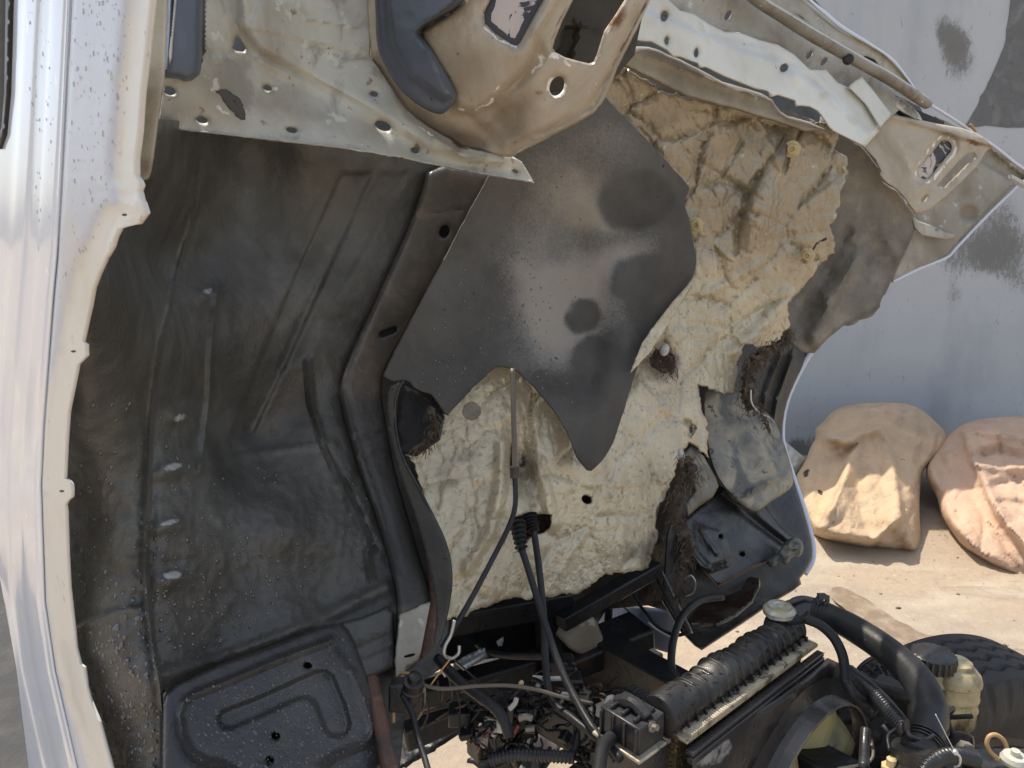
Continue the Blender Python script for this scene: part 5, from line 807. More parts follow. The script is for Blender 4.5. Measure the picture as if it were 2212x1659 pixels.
# ================================================================ CABLES FROM THE CAB
def cable(name, pts, r, label, mat='rubber', cat='cable', group=None, seg=10, **k):
    return tag(tube(name, pts, r, mat, None, seg, **k), label, cat, group)
def boot(base, tip, label):
    t = thing('control_cable', label, 'cable', tuple(base[-1]), 'control cables through the foil'); mb = MB(); a, b = tip
    path = catmull(base, 4); n_ = 60; L = [path[0].lerp(path[1], 0)]
    pts = []; 
    for i in range(n_ + 1): pts.append(a.lerp(b, i / n_))
    v, f = sweep(pts, lambda s: .0125 * (1 - .35 * s) + .0035 * math.sin(s * 2 * math.pi * 6), 16); mb.add(v, f); mb.done('rubber_boot', 'rubber', t); return t
t1 = boot([U(1305, 1600, 1.15)], (U(1118, 1128, 1.40), U(1127, 1190, 1.37)), 'thick black cable from the front ribbed boot in the foil opening')
tube('sheath', [(1127, 1188, 1.37), (1137, 1217, 1.36), (1161, 1294, 1.34), (1181, 1358, 1.32), (1218, 1459, 1.27), (1272, 1560, 1.20), (1305, 1597, 1.16), (1340, 1640, 1.12)], .0062, 'rubber', t1)
t2 = boot([U(1302, 1602, 1.17)], (U(1143, 1112, 1.46), U(1153, 1150, 1.44)), 'thick black cable from the rear boot, running right of the other')
tube('sheath', [(1153, 1145, 1.44), (1164, 1224, 1.41), (1174, 1324, 1.38), (1178, 1425, 1.33), (1191, 1509, 1.28), (1238, 1553, 1.23), (1302, 1604, 1.18), (1330, 1640, 1.15)], .0064, 'rubber', t2)
rod = thing('drain_tube', 'long thin dark tube hanging in front of the pale foil', 'tube', tuple(U(980, 1370, 1.22)))
tube('tube_upper', [(1107, 797, 1.40), (1109, 880, 1.38), (1111, 960, 1.37), (1112, 1025, 1.36)], .0048, 'tan_cable', rod)
tube('tube_lower', [(1112, 1020, 1.36), (1113, 1090, 1.35), (1098, 1140, 1.34), (1060, 1215, 1.31), (1020, 1290, 1.27), (985, 1350, 1.24), (955, 1400, 1.22)], .0046, 'rubber', rod)
tube('coupling', [(1111, 1008, 1.36), (1112, 1032, 1.36)], .0085, 'rust_steel', rod, smooth=False)
# ================================================================ ENGINE BAY
# chassis
ch = thing('chassis_frame', 'dark oily truck chassis rails under the raised cab', 'chassis', tuple(Z(1100, 1600, .3)))
def zbeam(name, a, b, w_, h_, mat='chassis_black', par=ch, ext=(0, 0)):
    a, b = Vector(a), Vector(b); t = (b - a).normalized(); a = a - t * ext[0]; b = b + t * ext[1]; mb = MB(); beam(mb, a, b, w_, h_); return mb.done(name, mat, par, bevel=.006)
zbeam('side_rail', Z(1262, 1405, .60), Z(1480, 1530, .60), .07, .13, ext=(.1, .5))
zbeam('front_crossmember', Z(860, 1575, .58), Z(1190, 1440, .62), .10, .05, ext=(.0, .25))
zbeam('cross_tube', Z(860, 1520, .66), Z(1150, 1440, .66), .05, .05, ext=(.05, .0))
zbeam('engine_sill', Z(1060, 1470, .50), Z(1420, 1680, .46), .06, .08, ext=(.1, .3))
zbeam('lower_crossmember', Z(1060, 1600, .46), Z(1300, 1480, .46), .05, .05, ext=(.05, .2))
zbeam('support_strut', U(800, 1470, 1.22), U(850, 1700, 1.05), .022, .03, 'rust_steel')
panel('rusty_plate', [(1358, 1485), (1375, 1474), (1395, 1465), (1442, 1481), (1470, 1500), (1440, 1540), (1380, 1520), (1350, 1500)], lambda x, y: 0 * x + 1.9, 'rust_steel', ch, step=8, thick=.004)
panel('silver_plate', [(983, 1430), (1012, 1413), (1046, 1398), (1079, 1407), (1040, 1428), (1003, 1448)], tps([(983, 1430, 1.50), (1046, 1398, 1.58), (1079, 1407, 1.62), (1003, 1448, 1.5)]), 'bare_steel', ch, step=5, thick=.003, relief=lambda x, y: bead(x, y, [(1000, 1438), (1060, 1408)], 6, .004))
panel('silver_plate', [(948, 1440), (966, 1432), (978, 1455), (960, 1464)], lambda x, y: 0 * x + 1.45, 'bare_steel', ch, step=5, thick=.003)
panel('silver_plate', [(1072, 1386), (1087, 1376), (1088, 1384), (1084, 1396), (1076, 1396)], lambda x, y: 0 * x + 1.70, 'wire_white', ch, step=5, thick=.003)
# floor of the bay: undertray with gaps where the ground shows
tray_w = [(840, 1480), (1000, 1430), (1180, 1400), (1290, 1440), (1430, 1530), (1560, 1600), (1600, 1700), (1500, 1800), (1240, 1800), (1215, 1668), (1255, 1640), (1290, 1602), (1270, 1590), (1225, 1625), (1190, 1640), (1170, 1668), (1150, 1690), (1080, 1668), (1010, 1640), (1045, 1620), (1020, 1610), (1040, 1570), (1010, 1560), (1000, 1575), (960, 1600), (900, 1635), (870, 1655), (800, 1700), (780, 1600)]
UT = planed(Vector((0, 0, .36)), Vector((0, 0, 1)))
panel('engine_undertray', tray_w, UT, 'chassis_black', ch, step=14, thick=.01, rag=5, relief=lambda x, y: .1 * fbm(x, y, 60, 3), holes=[[(1165, 1548), (1172, 1560), (1190, 1555), (1212, 1536), (1195, 1530), (1172, 1537)], chaikin([(1205, 1616), (1222, 1596), (1236, 1596), (1230, 1610), (1210, 1622)], 1), chaikin([(1045, 1570), (1065, 1556), (1080, 1568), (1066, 1580)], 1)])
# wheel guards seen beyond
gd = panel('mud_guard', [(1300, 1300), (1400, 1312), (1462, 1318), (1462, 1360), (1456, 1414), (1415, 1402), (1371, 1391), (1336, 1388), (1306, 1395), (1290, 1350)], tps([(1300, 1300, 2.3), (1462, 1318, 2.3), (1456, 1414, 2.3), (1306, 1395, 2.25)]), 'blue_guard', None, step=9, thick=.005, relief=lambda x, y: .05 * np.sin((x - 1300) / 60.) + .01 * fbm(x, y, 60, 2))
tag(gd, 'bluish black wheel guard beyond the opening under the foil', 'mudguard')
gb = panel('number_plate_back', [(1262, 1300), (1290, 1284), (1325, 1267), (1366, 1270), (1407, 1274), (1407, 1306), (1380, 1298), (1332, 1308), (1275, 1326)], tps([(1262, 1300, 2.12), (1407, 1274, 2.2), (1332, 1308, 2.15)]), 'galvanised', None, step=7, thick=.003, holes=[ell(1396, 1288, 3, 3)])
gb.name = 'sheet_metal_bracket'; tag(gb, 'pale grey sheet bracket with one bolt hole seen under the foil', 'bracket')
dr = thing('hanging_relay', 'small dark relay hanging on a thin looped wire below the foil edge', 'relay', tuple(U(1312, 1356, 1.9)))
tube('relay_body', [(1315, 1310, 1.9), (1313, 1350, 1.9)], .0115, 'black_plastic', dr, 10, flat=.7)
tube('relay_wire', [(1318, 1280, 1.9), (1316, 1310, 1.9)], .0025, 'rubber', dr, 6)
tube('wire_loop', [(1312, 1352, 1.9), (1305, 1385, 1.9), (1312, 1410, 1.9), (1335, 1408, 1.9), (1360, 1390, 1.9), (1375, 1360, 1.9), (1365, 1330, 1.92), (1345, 1310, 1.93), (1328, 1300, 1.93)], .002, 'rubber', dr, 6)
# assorted cables and hoses
cable('ground_cable', [(1360, 1240, 1.86), (1372, 1290, 1.82), (1400, 1330, 1.78), (1425, 1358, 1.75), (1460, 1372, 1.70), (1490, 1365, 1.68)], .004, 'black cable with worn pale wrapping sagging beside the torn fibre')
cable('wrapped_wire', [(1400, 1345, 1.77), (1422, 1362, 1.74), (1450, 1377, 1.70), (1462, 1382, 1.69)], .0025, 'pale tape-wrapped wire along the sagging black cable', 'wire_white', 'wire')
cable('brake_pipe', [(1410, 1230, 1.84), (1440, 1290, 1.78), (1465, 1335, 1.74), (1484, 1366, 1.70)], .004, 'straight dark pipe slanting down to the hanging black hose', 'chassis_black', 'pipe')
cable('brake_pipe', [(1424, 1222, 1.84), (1455, 1285, 1.78), (1485, 1345, 1.72), (1495, 1368, 1.70)], .002, 'thin bright pipe slanting down beside the dark one', 'bare_steel', 'pipe')
cable('vacuum_hose', [(1560, 1290, 1.74), (1520, 1295, 1.70), (1493, 1310, 1.66), (1470, 1338, 1.62), (1455, 1382, 1.56), (1450, 1430, 1.50), (1456, 1455, 1.47), (1475, 1472, 1.45), (1500, 1480, 1.45)], .0078, 'black hose curving down onto the radiator top', 'rubber', 'hose')
hk = thing('wire_hook', 'steel wire hook and guy wires at the lower end of the curved shield', 'hook', tuple(U(975, 1405, 1.2)))
tube('hook', [(982, 1340, 1.2), (974, 1372, 1.2), (962, 1395, 1.2), (960, 1415, 1.2), (975, 1422, 1.2), (990, 1412, 1.2), (992, 1395, 1.2)], .0028, 'bare_steel', hk, 8)
tube('guy_wire', [(945, 1405, 1.22), (965, 1418, 1.2), (977, 1422, 1.2)], .0022, 'bare_steel', hk, 6)
tube('guy_wire', [(972, 1424, 1.2), (952, 1450, 1.21), (930, 1480, 1.22)], .0016, 'wire_tan', hk, 6)
tube('guy_wire', [(980, 1424, 1.2), (1010, 1450, 1.25), (1060, 1495, 1.3), (1090, 1505, 1.32)], .0014, 'rubber', hk, 6)
cable('throttle_cable', [(912, 1480, 1.22), (960, 1488, 1.22), (1030, 1482, 1.24), (1100, 1481, 1.25), (1160, 1490, 1.25), (1215, 1506, 1.25), (1280, 1520, 1.25)], .0032, 'thin cable arching left to right across the dark bay', 'tan_cable')
wl = thing('wire_loops', 'bunch of thin looped wires on the bracket below the rusty rail', 'wires', tuple(U(890, 1500, 1.25)))
for i, (pts, r, m) in enumerate([([(850, 1560, 1.25), (852, 1500, 1.25), (862, 1460, 1.25), (880, 1455, 1.24), (905, 1465, 1.23), (913, 1490, 1.23), (900, 1520, 1.24)], .0028, 'wire_tan'), ([(912, 1465, 1.24), (918, 1500, 1.24), (910, 1540, 1.25), (895, 1560, 1.26)], .0022, 'bar_steel'), ([(920, 1500, 1.26), (925, 1540, 1.27), (912, 1575, 1.28)], .002, 'rubber'),
    ([(945, 1470, 1.3), (950, 1510, 1.3), (942, 1530, 1.3)], .003, 'rubber'), ([(970, 1460, 1.32), (978, 1505, 1.32), (965, 1520, 1.32)], .003, 'chassis_black'), ([(985, 1470, 1.3), (993, 1520, 1.32), (992, 1590, 1.3)], .0018, 'rubber')]): tube('wire', pts, r, m, wl, 6)
mb = MB(); mb.lathe(U(893, 1475, 1.2), Vector((.2, -.3, 1)), [(.016, -.03), (.018, -.012), (.016, -.01), (.016, .004), (.011, .006), (.010, .016), (.006, .018)], 14); mb.done('terminal_block', 'chassis_black', wl)
mb = MB(); mb.box(U(870, 1500, 1.22), RT * .02, UPV * .022, FWD * .02); mb.box(U(900, 1508, 1.24), RT * .012, UPV * .016, FWD * .02); mb.done('block', 'chassis_black', wl, bevel=.004)
cable('heater_hose', [(945, 1420, 1.34), (985, 1465, 1.30), (1030, 1500, 1.27), (1070, 1530, 1.25), (1090, 1560, 1.24), (1100, 1590, 1.24)], .009, 'thick dark hose slanting down behind the wire hook', 'rubber', 'hose')
cable('battery_cable', [(870, 1500, 1.2), (890, 1540, 1.18), (902, 1590, 1.15), (918, 1640, 1.12), (935, 1700, 1.08)], .0048, 'dark twisted cable dropping beside the tray corner')
cable('long_pipe', [(1030, 1390, 1.6), (1060, 1410, 1.58), (1110, 1417, 1.56), (1180, 1418, 1.55)], .0075, 'dark pipe behind the two thick cables', 'chassis_black', 'pipe')
# wiring harness clump
hn = thing('wiring_harness', 'tangled oily wiring harness with torn connectors in the middle of the bay', 'wiring', tuple(U(1110, 1640, 1.35)))
rs = np.random.RandomState(5)
def knot(cx, cy, d, sx_, sy_, n, r, mats, par, nm='wire'):
    for i in range(n):
        a, b = cx + rs.normal() * sx_ * .6, cy + rs.normal() * sy_ * .6; L = []; ang = rs.uniform(0, 6.28)
        for k in range(5):
            L.append((a, b, d + rs.normal() * .02)); ang += rs.normal() * .8; s_ = rs.uniform(.25, .6) * sx_; a += math.cos(ang) * s_; b += math.sin(ang) * s_ * .8
        tube(nm, L, r * rs.uniform(.6, 1.3), mats[rs.randint(len(mats))], par, 6, 5)
knot(1110, 1560, 1.34, 55, 45, 26, .0028, ['rubber', 'chassis_black', 'black_plastic', 'rubber', 'rubber'], hn)
knot(1180, 1530, 1.36, 40, 40, 12, .003, ['rubber', 'chassis_black', 'bar_steel'], hn)
knot(1060, 1580, 1.32, 30, 50, 9, .002, ['rubber', 'rust_steel', 'black_plastic'], hn)
knot(1230, 1620, 1.32, 40, 40, 7, .003, ['rubber', 'chassis_black'], hn)
knot(1000, 1510, 1.36, 50, 26, 10, .0022, ['rubber', 'chassis_black', 'rust_steel'], hn)
knot(1250, 1500, 1.44, 50, 30, 12, .003, ['rubber', 'chassis_black', 'rust_steel'], hn)
knot(1290, 1580, 1.3, 40, 30, 8, .0035, ['rubber', 'chassis_black'], hn)
for (pts, r, m) in [([(1064, 1590, 1.31), (1075, 1572, 1.31), (1078, 1556, 1.31), (1090, 1548, 1.31)], .004, 'dirty_white'), ([(1100, 1532, 1.3), (1112, 1520, 1.3), (1116, 1508, 1.3)], .0045, 'dirty_white'), ([(1120, 1552, 1.3), (1135, 1548, 1.3), (1150, 1552, 1.3)], .006, 'bar_steel'), ([(1107, 1590, 1.3), (1116, 1575, 1.3), (1120, 1566, 1.3)], .004, 'wire_red'), ([(1046, 1592, 1.3), (1056, 1584, 1.3)], .0035, 'wire_red'),
    ([(1150, 1463, 1.4), (1180, 1466, 1.4), (1225, 1465, 1.4)], .0045, 'wire_white'), ([(1158, 1478, 1.4), (1172, 1488, 1.4), (1188, 1494, 1.4)], .0035, 'wire_white'), ([(1206, 1498, 1.38), (1235, 1500, 1.38)], .004, 'wire_white')]: tube('connector', pts, r, m, hn, 8, 4)
for i in range(26):
    mb = MB()
    c = U(1110 + rs.normal() * 55, 1570 + rs.normal() * 36, 1.36 + rs.normal() * .03); q = Matrix.Rotation(rs.uniform(0, 3), 3, Vector(rs.normal(size=3)).normalized()); s_ = rs.uniform(.006, .022); mb.box(c, q @ Vector((s_, 0, 0)), q @ Vector((0, s_ * rs.uniform(.4, 1), 0)), q @ Vector((0, 0, s_ * rs.uniform(.3, .8)))); mb.done('fitting', 'chassis_black', hn, bevel=.003)
for i in range(4):
    mb = MB(); c = U(1110 + rs.normal() * 50, 1560 + rs.normal() * 34, 1.31 + rs.normal() * .02); q = Matrix.Rotation(rs.uniform(0, 3), 3, Vector(rs.normal(size=3)).normalized()); s_ = rs.uniform(.004, .010); mb.box(c, q @ Vector((s_, 0, 0)), q @ Vector((0, s_ * .6, 0)), q @ Vector((0, 0, s_ * .5))); mb.done('fitting', ['cream_paint', 'bar_steel', 'clip'][i % 3], hn, bevel=.002)
def corr(name, pts, r, par, mat='black_plastic', amp=.12, pitch=.0065, label=None, cat='conduit'):
    P = catmull([U(*p) for p in pts], 12); L = sum((P[i + 1] - P[i]).length for i in range(len(P) - 1)); n_ = int(L / pitch * 6); 
    cum = [0]; 
    for i in range(len(P) - 1): cum.append(cum[-1] + (P[i + 1] - P[i]).length)
    Q = []; j = 0
    for i in range(n_ + 1):
        s_ = L * i / n_
        while j < len(P) - 2 and cum[j + 1] < s_: j += 1
        Q.append(P[j].lerp(P[j + 1], min(1, (s_ - cum[j]) / max(1e-9, cum[j + 1] - cum[j]))))
    v, f = sweep(Q, lambda t: r * (1 + amp * math.cos(t * L / pitch * 2 * math.pi)), 14); o = link(name, v, f, mat, par)
    return o if not label else tag(o, label, cat)
corr('conduit', [(1060, 1640, 1.3), (1110, 1630, 1.29), (1170, 1632, 1.28), (1240, 1636, 1.27)], .010, hn)
tube('harness_trunk', [(1232, 1640, 1.27), (1246, 1600, 1.3), (1240, 1550, 1.34), (1215, 1525, 1.38)], .006, 'rubber', hn)
# tie rod fittings near radiator
ft = thing('clutch_fitting', 'ribbed grey spring sleeve and brass fittings left of the radiator end', 'fitting', tuple(U(1340, 1560, 1.35)))
corr('spring_sleeve', [(1318, 1518, 1.40), (1345, 1532, 1.37), (1365, 1545, 1.35)], .013, ft, 'galvanised', .16, .012)
corr('rubber_sleeve', [(1362, 1543, 1.35), (1390, 1560, 1.32), (1405, 1570, 1.30)], .012, ft, 'black_plastic', .12, .008)
tube('brass_nut', [(1255, 1500, 1.45), (1275, 1507, 1.44)], .011, 'bar_steel', ft, 6, smooth=False); tube('brass_nut', [(1298, 1502, 1.43), (1312, 1514, 1.41)], .006, 'clip', ft, 8); tube('link_rod', [(1225, 1490, 1.48), (1260, 1502, 1.45), (1300, 1505, 1.42), (1320, 1520, 1.40)], .004, 'chassis_black', ft, 8)
corr('dark_bellows', [(1365, 1500, 1.45), (1400, 1520, 1.42), (1430, 1540, 1.38)], .018, ft, 'rubber', .1, .01)
mb = MB(); mb.box(U(1235, 1475, 1.5), RT * .02, UPV * .016, FWD * .03); mb.done('casting', 'chassis_black', ft, bevel=.006); mb = MB(); mb.box(U(1210, 1440, 1.6), RT * .03, UPV * .02, FWD * .03); mb.done('casting', 'chassis_black', ft, bevel=.006)
cable('lower_hose', [(1330, 1585, 1.16), (1305, 1610, 1.12), (1295, 1650, 1.08), (1292, 1720, 1.02)], .010, 'short black hose beside the near end of the radiator', 'rubber', 'hose')

# ================================================================ RADIATOR
A = U(1440, 1530, 1.18); B = U(1712, 1350, 1.43); B.z = A.z = (A.z + B.z) / 2; ax = (B - A).normalized(); L = (B - A).length
sid = ax.cross(Vector((0, 0, 1))).normalized()      # towards the fan (rear of truck)
if sid.dot(CAM - A) < 0: sid = -sid
upv = Vector((0, 0, 1))
rad = thing('radiator', 'black plastic topped radiator with cream crimped seam and fan shroud', 'radiator', tuple((A + B) / 2 - upv * .5))
V = []; Fc = []; NS = 420; seg = 22
for i in range(NS + 1):
    t = i / NS; s_ = t * L; ph = (s_ / L * 17) % 1; rib = .0038 * math.exp(-((ph - .5) / .05) ** 2); taper = 1 - .10 * t; big_ = .010 * math.exp(-((t - .36) / .09) ** 4) + .006 * math.exp(-((t - .64) / .06) ** 4)
    for k in range(seg):
        a = math.pi * (k / (seg - 1)); rx_ = (.031 + rib) * taper; rz = (.034 + rib + big_) * taper
        cx_ = math.copysign(abs(math.cos(a)) ** .75, math.cos(a)); sz_ = abs(math.sin(a)) ** .8
        V.append(A + ax * s_ + sid * (rx_ * cx_) + upv * (-.012 + rz * sz_))
for i in range(NS):
    for k in range(seg - 1): Fc.append((i * seg + k, i * seg + k + 1, (i + 1) * seg + k + 1, (i + 1) * seg + k))
    Fc.append((i * seg + seg - 1, i * seg, (i + 1) * seg, (i + 1) * seg + seg - 1))
Fc.append(tuple(range(seg))); Fc.append(tuple(NS * seg + k for k in range(seg))[::-1])
link('top_tank', V, Fc, 'dusty_plastic', rad)
mb = MB()
for i in range(17):   # pockets between ribs on the lower edge
    c = A + ax * (L * (i + .5) / 17) + sid * .0335 - upv * .012; mb.box(c - upv * .004, ax * .0018, sid * .0030, upv * .009)
mb.done('tank_teeth', 'black_plastic', rad, bevel=.001)
mb = MB()
for i in range(68):
    c = A + ax * (L * (i + .5) / 68) + sid * .039 - upv * .022; mb.box(c, ax * (L / 68 * .45), sid * .009, upv * .0052)
mb.box((A + B) / 2 + sid * .0 - upv * .027, ax * (L / 2 + .01), sid * .047, upv * .003)
mb.done('crimped_seam', 'crimp', rad, bevel=.0012)
mb = MB(); mb.box((A + B) / 2 - upv * .26, ax * (L / 2), sid * .022, upv * .225); mb.done('core', 'core', rad, False)
mb = MB(); mb.box((A + B) / 2 + sid * .052 - upv * .041, ax * (L / 2 + .012), sid * .007, upv * .004); mb.box((A + B) / 2 + sid * .055 - upv * .052, ax * (L / 2 + .012), sid * .006, upv * .006); mb.done('top_channel', 'shroud_black', rad, bevel=.002)
# near end boss + bracket box
mb = MB(); mb.lathe(A - ax * .018, ax, [(.020, -.006), (.030, -.002), (.032, .008), (.032, .05)], 26); mb.done('end_boss', 'dusty_plastic', rad)
C0 = U(1365, 1560, 1.16); 
mb = MB(); mb.box(C0, ax * .030, sid * .038, upv * .022)
for i in range(3):
    for j in range(2): mb.box(C0 + ax * 0 + sid * (-.022 + .022 * i) + upv * .024 + ax * (-.014 + .028 * j), ax * .010, sid * .003, upv * .004)
for i in range(4): mb.box(C0 + sid * (-.033 + .022 * i) - ax * .031, ax * .004, sid * .0025, upv * .020)
mb.tube([C0 + ax * .0 + upv * .02 - sid * .03, C0 + upv * .034, C0 + sid * .03 + upv * .024], .010, 10)
mb.done('tank_end_cover', 'black_plastic', rad, bevel=.004)
mb = MB(); mb.box(C0 - upv * .10, ax * .034, sid * .044, upv * .075); mb.done('side_plate', 'shroud_black', rad, bevel=.006)
mb = MB(); mb.box(C0 - upv * .025, ax * .038, sid * .046, upv * .003); mb.done('end_crimp', 'crimp', rad, bevel=.002)
mb = MB(); mb.lathe(U(1404, 1568, 1.13), sid * 1 + upv * .3, [(.004, -.01), (.009, 0), (.009, .005), (.005, .006), (.005, .014)], 6); mb.done('bolt', 'bar_steel', rad)
# cap and neck
Pn = U(1684, 1314, 1.41)
mb = MB(); mb.lathe(Pn - upv * .035, upv, [(.026, 0), (.024, .010), (.019, .014), (.019, .030), (.022, .034)], 26); mb.done('filler_neck', 'black_plastic', rad)
mb = MB(); mb.lathe(Pn - upv * .002, upv, [(.024, -.010), (.029, -.008), (.0295, .0), (.027, .003), (.022, .005), (.021, .009), (.012, .0095), (.010, .0075), (.005, .008), (.004, .010)], 36, sq=lambda t, r, h: r * (1 + (.09 * max(0, math.cos(2 * t)) ** 6 if h < .004 else 0))); mb.done('pressure_cap', 'brass_cap', rad)
tube('outlet_neck', [(1706, 1336, 1.43), (1730, 1314, 1.445), (1765, 1320, 1.44)], .023, 'black_plastic', rad, 18)
tube('neck_rib', [(1700, 1303, 1.42), (1735, 1293, 1.43), (1752, 1298, 1.43)], .005, 'black_plastic', rad, 8)
tube('overflow_nipple', [(1700, 1345, 1.40), (1735, 1338, 1.38), (1748, 1337, 1.37)], .007, 'black_plastic', rad, 10)
# shroud: flat plate with round throat
S0 = (A + B) / 2 + sid * .060; shd = planed(S0, sid); FC = U(1845, 1700, float(shd(1845, 1700)) * 1.0)
shd_rel = lambda x, y: 0 * x
Rf = .19
# local frame polygon: s along ax, z up
def loc(s_, z_, o=0): return S0 + ax * s_ + upv * z_ + sid * o
def topix(P):
    q = P - CAM; d = q.dot(FWD); return (CX + F * q.dot(RT) / d, CY - F * q.dot(UPV) / d)
fc_s = (U(1830, 1700, 1) - CAM); 
rr = ray(1800, 1800); tt = (S0 - CAM).dot(sid) / rr.dot(sid); Fp = CAM + rr * tt; fs, fz = .12, -.30
def ptop(x, y):
    rr = ray(x, y); Pq = CAM + rr * ((S0 - CAM).dot(sid) / rr.dot(sid)); return (Pq - S0).dot(ax), (Pq - S0).z

Rin = .20

nS = 64; outl = [(-L / 2 - .01, -.05), (L / 2 + .02, -.05), (L / 2 + .06, -.075), (L / 2 + .17, -.20), (L / 2 + .17, -.60), (-L / 2 - .01, -.60)]
outl = resample(outl, .03); nO = len(outl); V = []; Fc = []
def ringpts(r, off, n_=nS): return [loc(fs + r * math.cos(2 * math.pi * k / n_), fz + r * math.sin(2 * math.pi * k / n_), off) for k in range(n_)]
pts2 = [Vector(p) for p in outl] + [Vector((fs + (Rin + .030) * math.cos(2 * math.pi * k / nS), fz + (Rin + .030) * math.sin(2 * math.pi * k / nS))) for k in range(nS)]
gx, gy = np.meshgrid(np.arange(-L / 2, L / 2 + .17, .02), np.arange(-.60, -.05, .02)); gx, gy = gx.ravel(), gy.ravel(); kk = inpoly(gx, gy, outl) & (pdist(gx, gy, outl, True) > .008) & (np.hypot(gx - fs, gy - fz) > Rin + .045)
pts2 += [Vector((a, b)) for a, b in zip(gx[kk], gy[kk])]
ed = [(i, (i + 1) % nO) for i in range(nO)] + [(nO + i, nO + (i + 1) % nS) for i in range(nS)]
res = delaunay_2d_cdt(pts2, ed, [], 0, 1e-6); Pv = np.array([tuple(v) for v in res[0]]); T = np.array([f for f in res[2]]); c = Pv[T].mean(1); T = T[inpoly(c[:, 0], c[:, 1], outl) & (np.hypot(c[:, 0] - fs, c[:, 1] - fz) > Rin + .026)]
dd = np.hypot(Pv[:, 0] - fs, Pv[:, 1] - fz); off = .010 * (1 - sstep(dd, Rin + .03, Rin + .10)) + .004 * fbm(Pv[:, 0] * 500, Pv[:, 1] * 500, 40, 3)
W3 = [loc(p[0], p[1], o) for p, o in zip(Pv, off)]
px2 = np.array([topix(q) for q in W3])
aa = .62 * blob(px2[:, 0], px2[:, 1], 1540, 1620, 70, 42, 1, -30, 2) + .5 * blob(px2[:, 0], px2[:, 1], 1690, 1650, 30, 24, 1)
us = np.unique(T); mpp = np.full(len(W3), -1); mpp[us] = np.arange(len(us)); W3 = [W3[i] for i in us]; aa = aa[us]; T = mpp[T]
o = link('fan_shroud', W3, T, 'shroud_black', rad, attrs=dict(a=aa), solid=.003)
mb = MB(); V = []; Fc = []
prof = [(Rin + .032, .010), (Rin + .015, .013), (Rin + .004, .020), (Rin, .032), (Rin - .002, .048), (Rin + .002, .05), (Rin + .004, .032)]
for (r_, o_) in prof: V += ringpts(r_, o_)
for i in range(len(prof) - 1):
    for k in range(nS): Fc.append((i * nS + k, i * nS + (k + 1) % nS, (i + 1) * nS + (k + 1) % nS, (i + 1) * nS + k))
mb.add(V, Fc); mb.done('shroud_throat', 'shroud_black', rad)
tube('throat_rim', [tuple(p) for p in (ringpts(Rin, .05) + ringpts(Rin, .05)[:1])], .0022, 'bar_steel', rad, 6, 1, world=True)
# fan
fan = thing('cooling_fan', 'dirty yellow plastic fan blades inside the shroud', 'fan', tuple(loc(fs, fz, .05)))
mb = MB(); mb.lathe(loc(fs, fz, -.005), sid, [(.05, 0), (.05, .05), (.035, .06), (.01, .062)], 26); mb.done('hub', 'fan_yellow', fan)
for b_ in range(7):
    a0 = 2 * math.pi * b_ / 7 + .55; V = []; n1, n2 = 9, 7
    for i in range(n1):
        r_ = .045 + (Rin - .062) * i / (n1 - 1)
        for j in range(n2):
            q = (j / (n2 - 1) - .5) * (.62 + .12 * i / n1) * (1 if i < n1 - 1 else .86); a = a0 + q; V.append(loc(fs + r_ * math.cos(a), fz + r_ * math.sin(a), -.002 - .06 * q / .7 + .008 * math.cos(q * 3)))
    Fc = [(i * n2 + j, i * n2 + j + 1, (i + 1) * n2 + j + 1, (i + 1) * n2 + j) for i in range(n1 - 1) for j in range(n2 - 1)]
    link('blade', V, Fc, 'fan_yellow', fan, solid=.004)
# ---- hoses on the radiator
uh = thing('radiator_hose', 'thick black upper radiator hose arching over the engine bay', 'hose', tuple(U(1980, 1620, 1.14)))
path = [(1752, 1316, 1.442), (1771, 1322, 1.435), (1800, 1336, 1.42), (1839, 1355, 1.39), (1906, 1398, 1.33), (1962, 1446, 1.27), (1996, 1492, 1.22), (2010, 1543, 1.19), (2000, 1592, 1.15), (1978, 1640, 1.12)]
tube('hose_body', path, lambda t: .0225 + .0045 * t, 'rubber', uh, 28, 12)
P = catmull([U(*p) for p in path], 12)
def clampring(i, r, nm, par, mat='chassis_black', k=3, gap=.006):
    mb = MB(); t = (P[i + 1] - P[i - 1]).normalized()
    for j in range(k): mb.lathe(P[i] + t * (gap * j), t, [(r - .002, -.0015), (r, -.001), (r, .001), (r - .002, .0015)], 30)
    return mb.done(nm, mat, par)
clampring(8, .0245, 'hose_clamp', uh); clampring(98, .0295, 'hose_clamp', uh)
mb = MB(); c = U(1774, 1300, 1.42); mb.tube([U(1768, 1306, 1.42), U(1764, 1292, 1.42), U(1775, 1285, 1.42), U(1786, 1292, 1.42), U(1781, 1306, 1.42)], .0025, 6); mb.box(U(1775, 1288, 1.42), RT * .007, UPV * .005, FWD * .005); mb.box(U(1787, 1293, 1.42), RT * .003, UPV * .006, FWD * .004); mb.done('clamp_screw', 'black_plastic', uh)
mb = MB(); mb.lathe(U(1976, 1640, 1.12), Vector((.1, -.25, -1)), [(.030, -.02), (.030, 0), (.036, .005), (.036, .03), (.045, .05), (.05, .1)], 26); mb.done('thermostat_housing', 'oily_metal', uh)
mb = MB(); mb.tube([U(1955, 1572, 1.13), U(1968, 1590, 1.12), U(1995, 1598, 1.12), U(2018, 1586, 1.12)], .003, 6); mb.box(U(1957, 1570, 1.13), RT * .004, UPV * .007, FWD * .004); mb.done('clamp_screw', 'oily_metal', uh)
